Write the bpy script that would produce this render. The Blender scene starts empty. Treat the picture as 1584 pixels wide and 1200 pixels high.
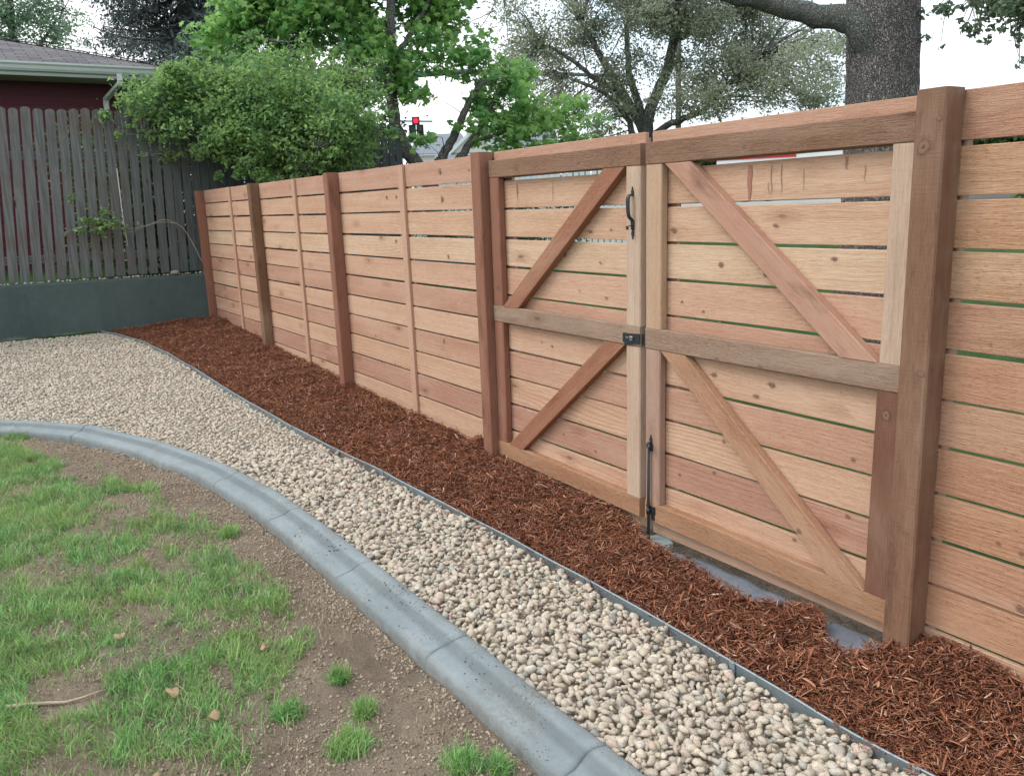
import bpy, math, random
import numpy as np
from math import radians, sin, cos, pi
from mathutils import Vector, Matrix

random.seed(7); RS = np.random.RandomState(11)
scene = bpy.context.scene
col = scene.collection

# ------------------------------------------------------------------ camera
cam_d = bpy.data.cameras.new("camera"); cam = bpy.data.objects.new("camera", cam_d); col.objects.link(cam)
CAM = Vector((3.6778, -2.4708, 1.5389))
yaw, pitch, roll = radians(-57.362), radians(-12.472), radians(-2.2346)
fwd = Vector((sin(yaw)*cos(pitch), cos(yaw)*cos(pitch), sin(pitch)))
rt0 = Vector((cos(yaw), -sin(yaw), 0)); up0 = rt0.cross(fwd)
rt = cos(roll)*rt0 + sin(roll)*up0; up = -sin(roll)*rt0 + cos(roll)*up0
Mc = Matrix((rt, up, -fwd)).transposed().to_4x4(); Mc.translation = CAM
cam.matrix_world = Mc
cam_d.sensor_fit = 'HORIZONTAL'; cam_d.sensor_width = 36.0; cam_d.lens = 1300.26/1584*36
cam_d.clip_start = 0.05; cam_d.clip_end = 2000
scene.camera = cam

# ------------------------------------------------------------------ sky and sun (overcast)
SUN_EL, SUN_AZ = 52.0, 205.0          # azimuth clockwise from +Y
world = bpy.data.worlds.new("World"); scene.world = world; world.use_nodes = True
wn = world.node_tree; wn.nodes.clear()
wo = wn.nodes.new('ShaderNodeOutputWorld'); wb = wn.nodes.new('ShaderNodeBackground')
sky = wn.nodes.new('ShaderNodeTexSky'); sky.sky_type = 'NISHITA'; sky.sun_disc = False
sky.sun_elevation = radians(SUN_EL); sky.sun_rotation = radians(SUN_AZ)
sky.air_density = 1.0; sky.dust_density = 6.0; sky.ozone_density = 1.0
hs = wn.nodes.new('ShaderNodeHueSaturation'); hs.inputs['Saturation'].default_value = 0.30
hs.inputs['Value'].default_value = 1.0
# thin bright overcast: an even cloud layer over the clear sky
cl = wn.nodes.new('ShaderNodeMix'); cl.data_type = 'RGBA'; cl.inputs[0].default_value = .72; cn = wn.nodes.new('ShaderNodeTexNoise'); cn.inputs['Scale'].default_value = 2.2; cn.inputs['Detail'].default_value = 5
ctc = wn.nodes.new('ShaderNodeTexCoord'); wn.links.new(ctc.outputs['Generated'], cn.inputs['Vector'])
cr_ = wn.nodes.new('ShaderNodeValToRGB'); cr_.color_ramp.elements[0].position = .38; cr_.color_ramp.elements[1].position = .60
cr_.color_ramp.elements[0].color = (.44, .58, .70, 1); cr_.color_ramp.elements[1].color = (.80, .81, .82, 1)
csc = wn.nodes.new('ShaderNodeVectorMath'); csc.operation = 'SCALE'; csc.inputs['Scale'].default_value = 10.0
wn.links.new(cn.outputs['Fac'], cr_.inputs[0]); wn.links.new(cr_.outputs[0], csc.inputs[0]); wn.links.new(csc.outputs[0], cl.inputs[7])
wn.links.new(sky.outputs[0], hs.inputs['Color']); wn.links.new(hs.outputs[0], cl.inputs[6]); wn.links.new(cl.outputs[2], wb.inputs['Color'])
wb.inputs['Strength'].default_value = 0.15
wn.links.new(wb.outputs[0], wo.inputs['Surface'])
sd = bpy.data.lights.new("sun", 'SUN'); sun = bpy.data.objects.new("sun", sd); col.objects.link(sun)
sd.energy = 0.8; sd.angle = radians(25); sd.color = (1.0, .97, .93)
sv = Vector((sin(radians(SUN_AZ))*cos(radians(SUN_EL)), cos(radians(SUN_AZ))*cos(radians(SUN_EL)), sin(radians(SUN_EL))))
sun.rotation_euler = (-sv).to_track_quat('-Z', 'Y').to_euler()
scene.view_settings.view_transform = 'Standard'; scene.view_settings.look = 'None'
scene.view_settings.gamma = 1; scene.view_settings.use_curve_mapping = False
scene.view_settings.exposure = 0.74
scene.cycles.max_bounces = 6; scene.cycles.diffuse_bounces = 3; scene.cycles.transparent_max_bounces = 8

# ------------------------------------------------------------------ helpers
def srgb(r, g, b):
    f = lambda c: (c/255)/12.92 if c/255 <= .04045 else ((c/255+.055)/1.055)**2.4
    return (f(r), f(g), f(b), 1)

def tag(o, label=None, cat=None, group=None, kind=None):
    if label: o['label'] = label
    if cat: o['category'] = cat
    if group: o['group'] = group
    if kind: o['kind'] = kind
    return o

def empty(name, loc, label, cat, group=None):
    o = bpy.data.objects.new(name, None); col.objects.link(o); o.location = loc; o.empty_display_size = .1
    return tag(o, label, cat, group)

def link(name, me, mat, parent=None, keep=True):
    o = bpy.data.objects.new(name, me); col.objects.link(o)
    if mat is not None:
        for m in (mat if isinstance(mat, (list, tuple)) else [mat]): me.materials.append(m)
    if parent:
        o.parent = parent
        if keep:
            w = Vector(parent.location); p = parent.parent
            while p: w += Vector(p.location); p = p.parent
            o.location = -w
    return o

def npmesh(name, V, faces, mat, parent=None, smooth=False, uv=None, keep=True):
    """faces: list of int arrays (n,k)"""
    me = bpy.data.meshes.new(name)
    V = np.asarray(V, dtype=np.float32)
    me.vertices.add(len(V)); me.vertices.foreach_set('co', V.ravel())
    idx = []; starts = []; tot = []; s = 0
    for F in faces:
        F = np.asarray(F, dtype=np.int32)
        if len(F) == 0: continue
        k = F.shape[1]; n = len(F)
        idx.append(F.ravel()); starts.append(s+np.arange(n)*k); tot.append(np.full(n, k)); s += n*k
    idx = np.concatenate(idx); starts = np.concatenate(starts).astype(np.int32); tot = np.concatenate(tot).astype(np.int32)
    me.loops.add(len(idx)); me.loops.foreach_set('vertex_index', idx)
    me.polygons.add(len(starts)); me.polygons.foreach_set('loop_start', starts); me.polygons.foreach_set('loop_total', tot)
    if smooth: me.polygons.foreach_set('use_smooth', np.ones(len(starts), dtype=bool))
    if uv is not None:
        l = me.uv_layers.new(name='UVMap'); l.data.foreach_set('uv', np.asarray(uv, dtype=np.float32)[idx].ravel())
    me.update(calc_edges=True)
    return link(name, me, mat, parent, keep)

class MB:
    """collects pieces; every piece keeps its own island, uv in metres along/around the grain"""
    def __init__(s): s.v = []; s.f = []; s.uv = []; s.sm = []
    def face(s, vs, uvs, sm=False):
        s.f.append(vs); s.uv.append(uvs); s.sm.append(sm)
    def beam(s, p0, p1, w, t, wd, seg=1, ch=.003, cut0=0., cut1=0., wob=0., endcap=True):
        """bar from p0 to p1 (centre line), width w along wd, thickness t; cuts slant the ends"""
        p0 = np.array(p0, float); p1 = np.array(p1, float); L = np.linalg.norm(p1-p0); a = (p1-p0)/L
        wd = np.array(wd, float); wd -= a*(wd@a); wd /= np.linalg.norm(wd); n = np.cross(a, wd)
        hw, ht = w/2, t/2; c = min(ch, hw*.45, ht*.45)
        prof = [(-hw+c, -ht), (hw-c, -ht), (hw, -ht+c), (hw, ht-c), (hw-c, ht), (-hw+c, ht), (-hw, ht-c), (-hw, -ht+c)]
        per = [0]
        for i in range(8):
            q = prof[(i+1) % 8]; per.append(per[-1]+math.hypot(q[0]-prof[i][0], q[1]-prof[i][1]))
        uo, vo = RS.rand()*60, RS.rand()*60
        rings = []
        b1, b2 = (RS.rand(2)-.5)*wob*2
        for k in range(seg+1):
            f = k/seg; base = len(s.v); sag = sin(pi*f)
            for (x, y) in prof:
                l = f*L + (cut0*x*(1-f) + cut1*x*f)
                P = p0 + a*l + wd*(x+b1*sag) + n*(y+b2*sag*.35)
                s.v.append(tuple(P))
            rings.append(base)
        for k in range(seg):
            for i in range(8):
                j = (i+1) % 8; A, B = rings[k], rings[k+1]
                vs = (A+i, A+j, B+j, B+i)
                u0, u1 = k/seg*L+uo, (k+1)/seg*L+uo
                s.face(vs, [(u0, per[i]+vo), (u0, per[i+1]+vo), (u1, per[i+1]+vo), (u1, per[i]+vo)])
        if endcap:
            for base, rev in ((rings[0], True), (rings[-1], False)):
                vs = [base+i for i in range(8)]; uvs = [(x*.15+uo, y+vo+3) for x, y in prof]
                if rev: vs = vs[::-1]; uvs = uvs[::-1]
                s.face(tuple(vs), uvs)
        return s
    def box(s, c, d, ch=.002, rz=0):
        """axis-aligned box centre c, size d; grain along the longest side"""
        c = np.array(c, float); d = np.array(d, float); k = int(np.argmax(d)); ax = np.eye(3)
        if rz:
            R = np.array([[cos(rz), sin(rz), 0], [-sin(rz), cos(rz), 0], [0, 0, 1]]); ax = ax @ R
        o = [i for i in range(3) if i != k]; w, t = (o[0], o[1]) if d[o[0]] >= d[o[1]] else (o[1], o[0])
        return s.beam(c-ax[k]*d[k]/2, c+ax[k]*d[k]/2, d[w], d[t], ax[w], ch=ch)
    def tube(s, pts, r, n=8, cap=True):
        pts = [np.array(p, float) for p in pts]; m = len(pts)
        if not hasattr(r, '__len__'): r = [r]*m
        ref = np.array([0, 0, 1.]); prev = None; rings = []; L = 0; uo = RS.rand()*30
        for k in range(m):
            d = pts[min(k+1, m-1)]-pts[max(k-1, 0)]; d = d/(np.linalg.norm(d)+1e-9)
            if prev is None:
                prev = np.cross(d, ref if abs(d[2]) < .9 else np.array([1., 0, 0]))
            x = prev-d*(prev@d); x /= np.linalg.norm(x)+1e-9; prev = x; y = np.cross(d, x)
            if k: L += np.linalg.norm(pts[k]-pts[k-1])
            b = len(s.v)
            for i in range(n):
                an = 2*pi*i/n; s.v.append(tuple(pts[k]+(x*cos(an)+y*sin(an))*r[k]))
            rings.append((b, L))
        for k in range(m-1):
            (A, l0), (B, l1) = rings[k], rings[k+1]
            for i in range(n):
                j = (i+1) % n; c = 2*pi*max(r[0], .001)/n
                s.face((A+i, A+j, B+j, B+i), [(l0+uo, i*c), (l0+uo, (i+1)*c), (l1+uo, (i+1)*c), (l1+uo, i*c)], True)
        if cap:
            A = rings[0][0]; B = rings[-1][0]
            s.face(tuple(A+i for i in range(n))[::-1], [(0, 0)]*n); s.face(tuple(B+i for i in range(n)), [(0, 0)]*n)
        return s
    def prism(s, poly, d, ch=0):
        """poly: list of 3-D points of a flat outline, d: extrusion vector"""
        poly = [np.array(p, float) for p in poly]; d = np.array(d, float); n = len(poly)
        A = len(s.v); s.v += [tuple(p) for p in poly]; s.v += [tuple(p+d) for p in poly]
        e = poly[1]-poly[0]; e /= np.linalg.norm(e); nn = np.cross(e, d/np.linalg.norm(d))
        uv = [((p@e), (p@nn)) for p in poly]
        s.face(tuple(A+i for i in range(n)), uv); s.face(tuple(A+n+i for i in range(n))[::-1], uv[::-1])
        L = 0; dl = np.linalg.norm(d)
        for i in range(n):
            j = (i+1) % n; l = np.linalg.norm(poly[j]-poly[i])
            s.face((A+j, A+i, A+n+i, A+n+j), [(L+l, 0), (L, 0), (L, dl), (L+l, dl)]); L += l
        return s
    def sphere(s, c, r, sc=(1, 1, 1), nu=12, nv=8):
        c = np.array(c, float); b = len(s.v)
        for j in range(nv+1):
            th = pi*j/nv
            for i in range(nu):
                ph = 2*pi*i/nu; s.v.append((c[0]+r*sc[0]*sin(th)*cos(ph), c[1]+r*sc[1]*sin(th)*sin(ph), c[2]+r*sc[2]*cos(th)))
        for j in range(nv):
            for i in range(nu):
                k = (i+1) % nu; s.face((b+j*nu+i, b+(j+1)*nu+i, b+(j+1)*nu+k, b+j*nu+k), [(0, 0)]*4, True)
        return s
    def build(s, name, mat, parent=None, lean=None):
        me = bpy.data.meshes.new(name)
        me.from_pydata(s.v, [], s.f)
        l = me.uv_layers.new(name='UVMap')
        flat = [c for u in s.uv for p in u for c in p]
        l.data.foreach_set('uv', flat)
        me.polygons.foreach_set('use_smooth', s.sm)
        me.update()
        return link(name, me, mat, parent)

def copy_tree(o, parent=None):
    c = o.copy(); col.objects.link(c); c.parent = parent
    for ch in o.children: copy_tree(ch, c)
    return c

# ------------------------------------------------------------------ materials
class NT:
    def __init__(s, name):
        s.m = bpy.data.materials.new(name); s.m.use_nodes = True; s.t = s.m.node_tree; s.t.nodes.clear()
        s.out = s.n('ShaderNodeOutputMaterial')
    def n(s, t, **k):
        x = s.t.nodes.new(t)
        for a, b in k.items(): setattr(x, a, b)
        return x
    def l(s, a, b): s.t.links.new(a, b)
    def val(s, x, sock):
        if isinstance(x, bpy.types.NodeSocket): s.l(x, sock)
        else: sock.default_value = x
    def math(s, op, a, b=0., c=0., clamp=False):
        x = s.n('ShaderNodeMath', operation=op, use_clamp=clamp); s.val(a, x.inputs[0]); s.val(b, x.inputs[1]); s.val(c, x.inputs[2]); return x.outputs[0]
    def noise(s, vec, scale, detail=3, rough=.5, dist=0.):
        x = s.n('ShaderNodeTexNoise'); s.l(vec, x.inputs['Vector']); x.inputs['Scale'].default_value = scale
        x.inputs['Detail'].default_value = detail; x.inputs['Roughness'].default_value = rough; x.inputs['Distortion'].default_value = dist
        return x.outputs['Fac']
    def maps(s, vec, sc, loc=(0, 0, 0)):
        x = s.n('ShaderNodeMapping'); s.l(vec, x.inputs['Vector']); x.inputs['Scale'].default_value = sc; x.inputs['Location'].default_value = loc; return x.outputs[0]
    def mix(s, f, a, b, mode='MIX'):
        x = s.n('ShaderNodeMix', data_type='RGBA', blend_type=mode); s.val(f, x.inputs[0]); s.val(a, x.inputs[6]); s.val(b, x.inputs[7]); return x.outputs[2]
    def ramp(s, f, pts, interp='LINEAR'):
        x = s.n('ShaderNodeValToRGB'); s.l(f, x.inputs[0]); r = x.color_ramp; r.interpolation = interp
        while len(r.elements) < len(pts): r.elements.new(.5)
        for e, (p, c) in zip(r.elements, pts): e.position = p; e.color = c if hasattr(c, '__len__') else (c, c, c, 1)
        return x.outputs[0]
    def mr(s, f, a, b, c=0., d=1.):
        x = s.n('ShaderNodeMapRange'); s.l(f, x.inputs[0]); x.inputs[1].default_value = a; x.inputs[2].default_value = b
        x.inputs[3].default_value = c; x.inputs[4].default_value = d; return x.outputs[0]
    def island(s): return s.n('ShaderNodeNewGeometry').outputs['Random Per Island']
    def pos(s): return s.n('ShaderNodeNewGeometry').outputs['Position']
    def uv(s): return s.n('ShaderNodeTexCoord').outputs['UV']
    def bump(s, h, strength=.3, dist=.01, prev=None):
        x = s.n('ShaderNodeBump'); s.l(h, x.inputs['Height']); x.inputs['Strength'].default_value = strength; x.inputs['Distance'].default_value = dist
        if prev is not None: s.l(prev, x.inputs['Normal'])
        return x.outputs[0]
    def done(s, colr, rough=.8, nrm=None, spec=.3, metal=0., transl=None):
        b = s.n('ShaderNodeBsdfPrincipled'); s.val(colr, b.inputs['Base Color']); s.val(rough, b.inputs['Roughness'])
        b.inputs['Specular IOR Level'].default_value = spec; b.inputs['Metallic'].default_value = metal
        if nrm is not None: s.l(nrm, b.inputs['Normal'])
        if transl is None: s.l(b.outputs[0], s.out.inputs[0])
        else:
            t = s.n('ShaderNodeBsdfTranslucent'); s.val(colr, t.inputs['Color']); mx = s.n('ShaderNodeMixShader'); mx.inputs[0].default_value = transl
            s.l(b.outputs[0], mx.inputs[1]); s.l(t.outputs[0], mx.inputs[2]); s.l(mx.outputs[0], s.out.inputs[0])
        return s.m

def dim(c, k): return (c[0]*k, c[1]*k, c[2]*k, 1)

def wood(name, tones, contrast=1., knots=.5, saw=.5, stain=0., rough=.75, ringk=330., big=1.):
    """sawn cedar: streaks, growth-ring figure, knots, saw marks; tones = two to four base colours picked per piece"""
    t = NT(name); uv = t.uv(); isl = t.island()
    n = len(tones)
    base = t.ramp(isl, [((i+.5)/n if n > 1 else 0, c) for i, c in enumerate(tones)], 'LINEAR') if n > 1 else None
    if base is None:
        r = t.n('ShaderNodeRGB'); r.outputs[0].default_value = tones[0]; base = r.outputs[0]
    # knots
    kv = t.maps(uv, (3.0, 8.5, 1))
    vo = t.n('ShaderNodeTexVoronoi'); t.l(kv, vo.inputs['Vector']); vo.inputs['Scale'].default_value = 1.; vo.inputs['Randomness'].default_value = 1.
    sepc = t.n('ShaderNodeSeparateColor'); t.l(vo.outputs['Color'], sepc.inputs[0])
    keep = t.math('GREATER_THAN', sepc.outputs[0], 1-knots)
    dd = t.math('ADD', vo.outputs['Distance'], t.math('MULTIPLY', t.math('SUBTRACT', t.noise(t.maps(uv, (20, 60, 1)), 1., 2), .5), .06))
    kmask = t.math('MULTIPLY', t.mr(dd, .045, .10, 1, 0), keep)
    khalo = t.math('MULTIPLY', t.mr(dd, .05, .34, 1, 0), keep)
    # rings bent round the knots
    warp = t.math('MULTIPLY', khalo, .022)
    low = t.noise(t.maps(uv, (.75, 4.2, 1)), 1., 2, .45)
    sx = t.n('ShaderNodeSeparateXYZ'); t.l(uv, sx.inputs[0])
    ph = t.math('ADD', t.math('MULTIPLY', t.math('ADD', sx.outputs[1], warp), ringk), t.math('MULTIPLY', low, 46.*big))
    ring = t.math('ADD', t.math('MULTIPLY', t.math('SINE', ph), .5), .5)
    ring = t.math('POWER', ring, 2.6)
    ring = t.math('MULTIPLY', ring, t.mr(t.noise(t.maps(uv, (1.5, 7, 1), (5, 5, 0)), 1., 2, .5), .35, .62, .15, 1))
    streak = t.noise(t.maps(uv, (.7, 26, 1)), 1., 4, .6)
    fine = t.noise(t.maps(uv, (14, 240, 1)), 1., 4, .7)
    blot = t.noise(t.maps(uv, (1.4, 4, 1), (7, 3, 0)), 1., 3, .6)
    saw_n = t.noise(t.maps(uv, (150, 9, 1)), 1., 2, .6)
    w3 = t.n('ShaderNodeTexWhiteNoise', noise_dimensions='1D'); t.l(isl, w3.inputs['W'])
    ring = t.math('MULTIPLY', ring, t.mr(w3.outputs['Value'], 0, 1, .12, 1.15))
    c = t.mix(t.math('MULTIPLY', ring, .50*contrast, clamp=True), base, (.62, .42, .33, 1), 'MULTIPLY')
    c = t.mix(t.mr(streak, .38, .66, 0, .42*contrast), c, (.72, .57, .50, 1), 'MULTIPLY')
    c = t.mix(t.mr(blot, .45, .72, 0, .45*contrast), c, (.82, .70, .64, 1), 'MULTIPLY')
    c = t.mix(t.mr(blot, .48, .28, 0, .20*contrast), c, srgb(206, 184, 160), 'MIX') if contrast > .5 else c
    c = t.mix(t.mr(fine, .40, .64, 0, .48*contrast), c, (.58, .46, .40, 1), 'MULTIPLY')
    c = t.mix(t.math('MULTIPLY', khalo, .50), c, (.52, .38, .30, 1), 'MULTIPLY')
    c = t.mix(t.math('MULTIPLY', kmask, .7), c, (.13, .07, .045, 1), 'MIX')
    dash = t.noise(t.maps(uv, (42, 300, 1)), 1., 3, .6)
    c = t.mix(t.math('MULTIPLY', t.mr(dash, .56, .64, 0, .75*saw), t.mr(blot, .36, .56)), c, (.56, .46, .40, 1), 'MULTIPLY')
    if stain:
        sn = t.noise(t.maps(uv, (3.2, 9, 1), (3, 9, 1)), 1., 4, .62)
        c = t.mix(t.mr(sn, .55, .72, 0, stain), c, (.22, .16, .14, 1), 'MULTIPLY')
    b = t.bump(ring, .10, .002)
    b = t.bump(fine, .8*saw, .005, b)
    b = t.bump(saw_n, .45*saw, .004, b)
    return t.done(c, rough, b, .25)

W_BOARD = wood('cedar_board', [srgb(188,150,128), srgb(206,174,146), srgb(182,144,124), srgb(198,162,138), srgb(208,182,154)], .85, .42, .7)
W_BOARD2 = wood('cedar_board_orange', [srgb(188,146,118), srgb(200,162,130), srgb(184,142,120), srgb(204,172,142)], .95, .40, 1.1)
W_BATTEN = wood('cedar_batten', [srgb(188,152,130)], .5, .12, .3)
W_RED = wood('cedar_red_post', [srgb(144,102,84)], .7, .22, .5, .4, .7)
W_BROWN = wood('treated_brown_post', [srgb(124,96,74)], 1.0, .35, .5, .5, .7)
W_P5 = wood('treated_gate_post', [srgb(132,101,82)], .9, .30, .6, .55, .7, 160)
W_RAILTOP = wood('weathered_rail', [srgb(148,118,98)], .9, .2, 1.4, .3, .85)
W_RAILMID = wood('grey_rail', [srgb(160,138,120)], .9, .2, 1.2, .25, .85)
W_RAILBOT = wood('tan_rail', [srgb(176,138,108)], 1.0, .25, 1.3, .15, .85)
W_BRACER = wood('red_brace', [srgb(160,114,90)], .9, .2, 1.0, .15)
W_BRACEP = wood('pink_brace', [srgb(180,142,122)], .7, .2, .3, .55)
W_BRACET = wood('tan_brace', [srgb(182,144,116)], 1.1, .4, 1.0, .2)
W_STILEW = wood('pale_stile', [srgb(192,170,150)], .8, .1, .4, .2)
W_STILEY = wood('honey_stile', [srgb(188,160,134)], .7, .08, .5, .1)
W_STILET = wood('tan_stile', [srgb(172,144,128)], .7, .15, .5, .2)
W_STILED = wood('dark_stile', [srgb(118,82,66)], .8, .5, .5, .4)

def simple(name, c, rough=.6, spec=.4, metal=0., nz=0., ns=8., bump=0., bs=60.):
    t = NT(name); p = t.pos(); cc = c
    if nz: cc = t.mix(t.mr(t.noise(p, ns, 5, .6), .3, .7, 0, nz), c, dim(c, .55), 'MIX')
    b = t.bump(t.noise(p, bs, 4, .6), bump, .01) if bump else None
    return t.done(cc, rough, b, spec, metal)

M_BLACK = simple('black_powder_coat', (.018, .02, .024, 1), .42, .5)
M_SCREW = simple('screw_steel', (.45, .45, .45, 1), .3, .5, 1.)

# ------------------------------------------------------------------ terrain functions
def zg(x): return np.interp(x, [-6.6, -4.49, -2.48, -.3, 2.3], [.30, .20, .13, .07, -.01])
EDGE = np.array([(-6.66,-1.27),(-6.36,-1.16),(-5.7,-1.0),(-5.0,-.915),(-4.06,-.865),(-2.39,-.80),(-1.22,-.73),(-.6,-.665),(.149,-.60),(.68,-.56),(1.125,-.535),(1.51,-.524),(1.82,-.513),(2.09,-.505),(2.33,-.50),(2.6,-.496),(3.6,-.49)])
CURB = np.array([(-3.75,-4.6),(-3.6,-3.7),(-3.4,-3.05),(-2.981,-2.405),(-2.795,-2.19),(-2.405,-1.875),(-1.755,-1.59),(-1.055,-1.38),(-.444,-1.285),(.087,-1.243),(.502,-1.222),(.959,-1.205),(1.32,-1.192),(1.637,-1.185),(1.96,-1.175),(2.217,-1.165),(2.7,-1.155),(3.6,-1.15)])
def edge_y(x): return np.interp(x, EDGE[:, 0], EDGE[:, 1])
def curb_y(x): return np.interp(x, CURB[:, 0], CURB[:, 1])
def vnoise(x, y, s, seed=0):
    """smooth value noise, numpy"""
    x = np.asarray(x, float)/s; y = np.asarray(y, float)/s
    xi = np.floor(x).astype(int); yi = np.floor(y).astype(int); fx = x-xi; fy = y-yi
    fx = fx*fx*(3-2*fx); fy = fy*fy*(3-2*fy)
    def h(a, b):
        v = np.sin(a*127.1+b*311.7+seed*74.7)*43758.5453; return v-np.floor(v)
    return (h(xi, yi)*(1-fx)+h(xi+1, yi)*fx)*(1-fy)+(h(xi, yi+1)*(1-fx)+h(xi+1, yi+1)*fx)*fy
def fb(x, y, s, n=4, seed=0):
    r = 0; a = 1; t = 0
    for k in range(n): r = r+a*vnoise(x, y, s/2**k, seed+k*3); t += a; a *= .55
    return r/t
def spline(P, n):
    P = np.asarray(P, float); d = np.r_[0, np.cumsum(np.linalg.norm(np.diff(P, axis=0), axis=1))]
    T = np.linspace(0, d[-1], n); Q = np.stack([np.interp(T, d, P[:, k]) for k in range(P.shape[1])], 1)
    for _ in range(3): Q[1:-1] = (Q[:-2]+2*Q[1:-1]+Q[2:])/4
    return Q, T
def grid(name, xs, ys, zf, mat, parent=None, smooth=True):
    X, Y = np.meshgrid(xs, ys, indexing='ij'); Z = zf(X, Y); n, m = X.shape
    V = np.stack([X, Y, Z], -1).reshape(-1, 3); i = np.arange((n-1)*m).reshape(n-1, m)[:, :-1].ravel()
    F = np.stack([i, i+m, i+m+1, i+1], 1)
    return npmesh(name, V, [F], mat, parent, smooth, uv=V[:, :2])
def sweep(name, path, T, prof, zf, mat, inset=None, parent=None, side=1):
    """profile (s,z) swept along a plan path; s measured to the right (side=-1: left)"""
    d = np.gradient(path, axis=0); d /= np.linalg.norm(d, axis=1)[:, None]; nr = np.stack([d[:, 1], -d[:, 0]], 1)*side
    m = len(prof); V = []
    for k in range(len(path)):
        ins = inset[k] if inset is not None else 0
        for q, (s_, z_) in enumerate(prof):
            V.append((path[k, 0]+nr[k, 0]*s_, path[k, 1]+nr[k, 1]*s_, zf(path[k, 0])+z_-(ins if 1 <= q <= m-2 else 0)))
    V = np.array(V); i = (np.arange(len(path)-1)[:, None]*m+np.arange(m-1)).ravel()
    F = np.stack([i, i+1, i+m+1, i+m], 1)
    uv = np.stack([np.repeat(T, m), np.tile(np.array([p[0] for p in prof]), len(path))], 1)
    return npmesh(name, V, [F, np.array([list(range(m))[::-1]]), np.array([[len(V)-m+j for j in range(m)]])], mat, parent, True, uv)

# ------------------------------------------------------------------ ground sheet (neighbour's lawn, to the horizon)
def gz(X, Y):
    far = np.clip((Y*.75-X*.35-8)/34, 0, 1); z = -.07+1.12*far**1.1
    z = np.where((Y > 0) & (X > -6.62) & (X < 2.5), np.maximum(z, zg(X)-.10), z)
    z = np.where((Y < 0.02) & (X > -6.6), -.16, z)
    side = np.clip((-6.60-X)/.12, 0, 1)*(1-np.clip((Y-3)/6, 0, 1))
    return z*(1-side)+np.maximum(.80, z)*side
def axis(lo, hi, fine_lo, fine_hi, step):
    a = list(np.arange(fine_lo, fine_hi, step)); g = step; x = fine_hi
    while x < hi: a.append(x); g *= 1.35; x += g
    a.append(hi); g = step; x = fine_lo-step
    while x > lo: a.insert(0, x); g *= 1.35; x -= g
    a.insert(0, lo); return np.array(a)
t = NT('lawn_ground'); p = t.pos()
c = t.mix(t.mr(t.noise(p, 3., 5, .65), .35, .68), (.035, .085, .022, 1), (.085, .16, .045, 1))
c = t.mix(t.mr(t.noise(p, 90., 3, .6), .3, .7, 0, .6), c, (.03, .07, .02, 1), 'MIX')
M_LAWN = t.done(c, .9, t.bump(t.noise(p, 70., 3, .6), 1., .05), .1)
tag(grid('ground', axis(-400, 400, -12, 5, .1), axis(-400, 400, -5, 6, .1), gz, M_LAWN), kind='structure')

# road with kerb far beyond the lawn
t = NT('asphalt'); p = t.pos()
M_ASPH = t.done(t.mix(t.noise(p, 30, 4, .7), (.10, .10, .10, 1), (.17, .17, .165, 1)), .9, None, .2)
M_PAVE = simple('pale_pavement', (.42, .42, .40, 1), .85, .2, 0, .3, 1.5)
rd = np.array([-.55, .835, 0]); rd = np.array([-(.835), -(.55)*-1, 0]); 
def strip(name, d0, d1, z, mat, th=.1, l1=120):
    """long strip across the view at right angles to the direction (-.62,.78)"""
    n = np.array([-.62, .785]); a = np.array([.785, .62]); V = []
    for d in (d0, d1):
        for l in (-120, l1):
            q = n*d+a*l; V.append((q[0], q[1], z)); 
    V += [(x, y, z-th) for x, y, _ in V]
    return npmesh(name, V, [np.array([[0, 1, 3, 2], [0, 4, 5, 1], [2, 3, 7, 6]])], mat)
tag(strip('pavement', 36.5, 38.2, 1.10, M_PAVE, .3, 5.5), kind='structure')
tag(strip('road', 38.2, 50, 1.056, M_ASPH, .3), kind='structure')

# ------------------------------------------------------------------ yard soil
t = NT('bare_soil'); p = t.pos()
c = t.mix(t.mr(t.noise(p, 2.2, 4, .6), .35, .65), srgb(146, 130, 114), srgb(178, 161, 142))
c = t.mix(t.mr(t.noise(p, 14., 5, .7), .45, .75, 0, .45), c, srgb(116, 100, 88), 'MIX')
c = t.mix(t.mr(t.noise(p, 160., 4, .7), .52, .72, 0, .6), c, srgb(150, 134, 112), 'MIX')
M_SOIL = t.done(c, .95, t.bump(t.noise(p, 180., 4, .75), 1., .012, t.bump(t.noise(p, 45., 4, .7), .8, .018)), .1)
def soilz(X, Y):
    z = zg(X)-.012+(fb(X, Y, .25, 5, 3)-.5)*.035+(fb(X, Y, .035, 3, 9)-.5)*.016
    yc = curb_y(X)
    z = np.where(Y > yc-.05, zg(X)-.075, z)
    z = np.where(Y > -.14, np.minimum(zg(X)-.06+(fb(X, Y, .05, 3, 5)-.5)*.02, .012+(fb(X, Y, .06, 3, 5)-.5)*.02), z)
    return z
xs = np.r_[np.arange(-6.62, -1, .04), np.arange(-1, 3.5, .012)]; ys = np.r_[np.arange(-5, -2.8, .1), np.arange(-2.8, -1.2, .012), np.arange(-1.2, .3, .03)]
tag(grid('yard_soil', xs, ys, soilz, M_SOIL), kind='structure')

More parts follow.
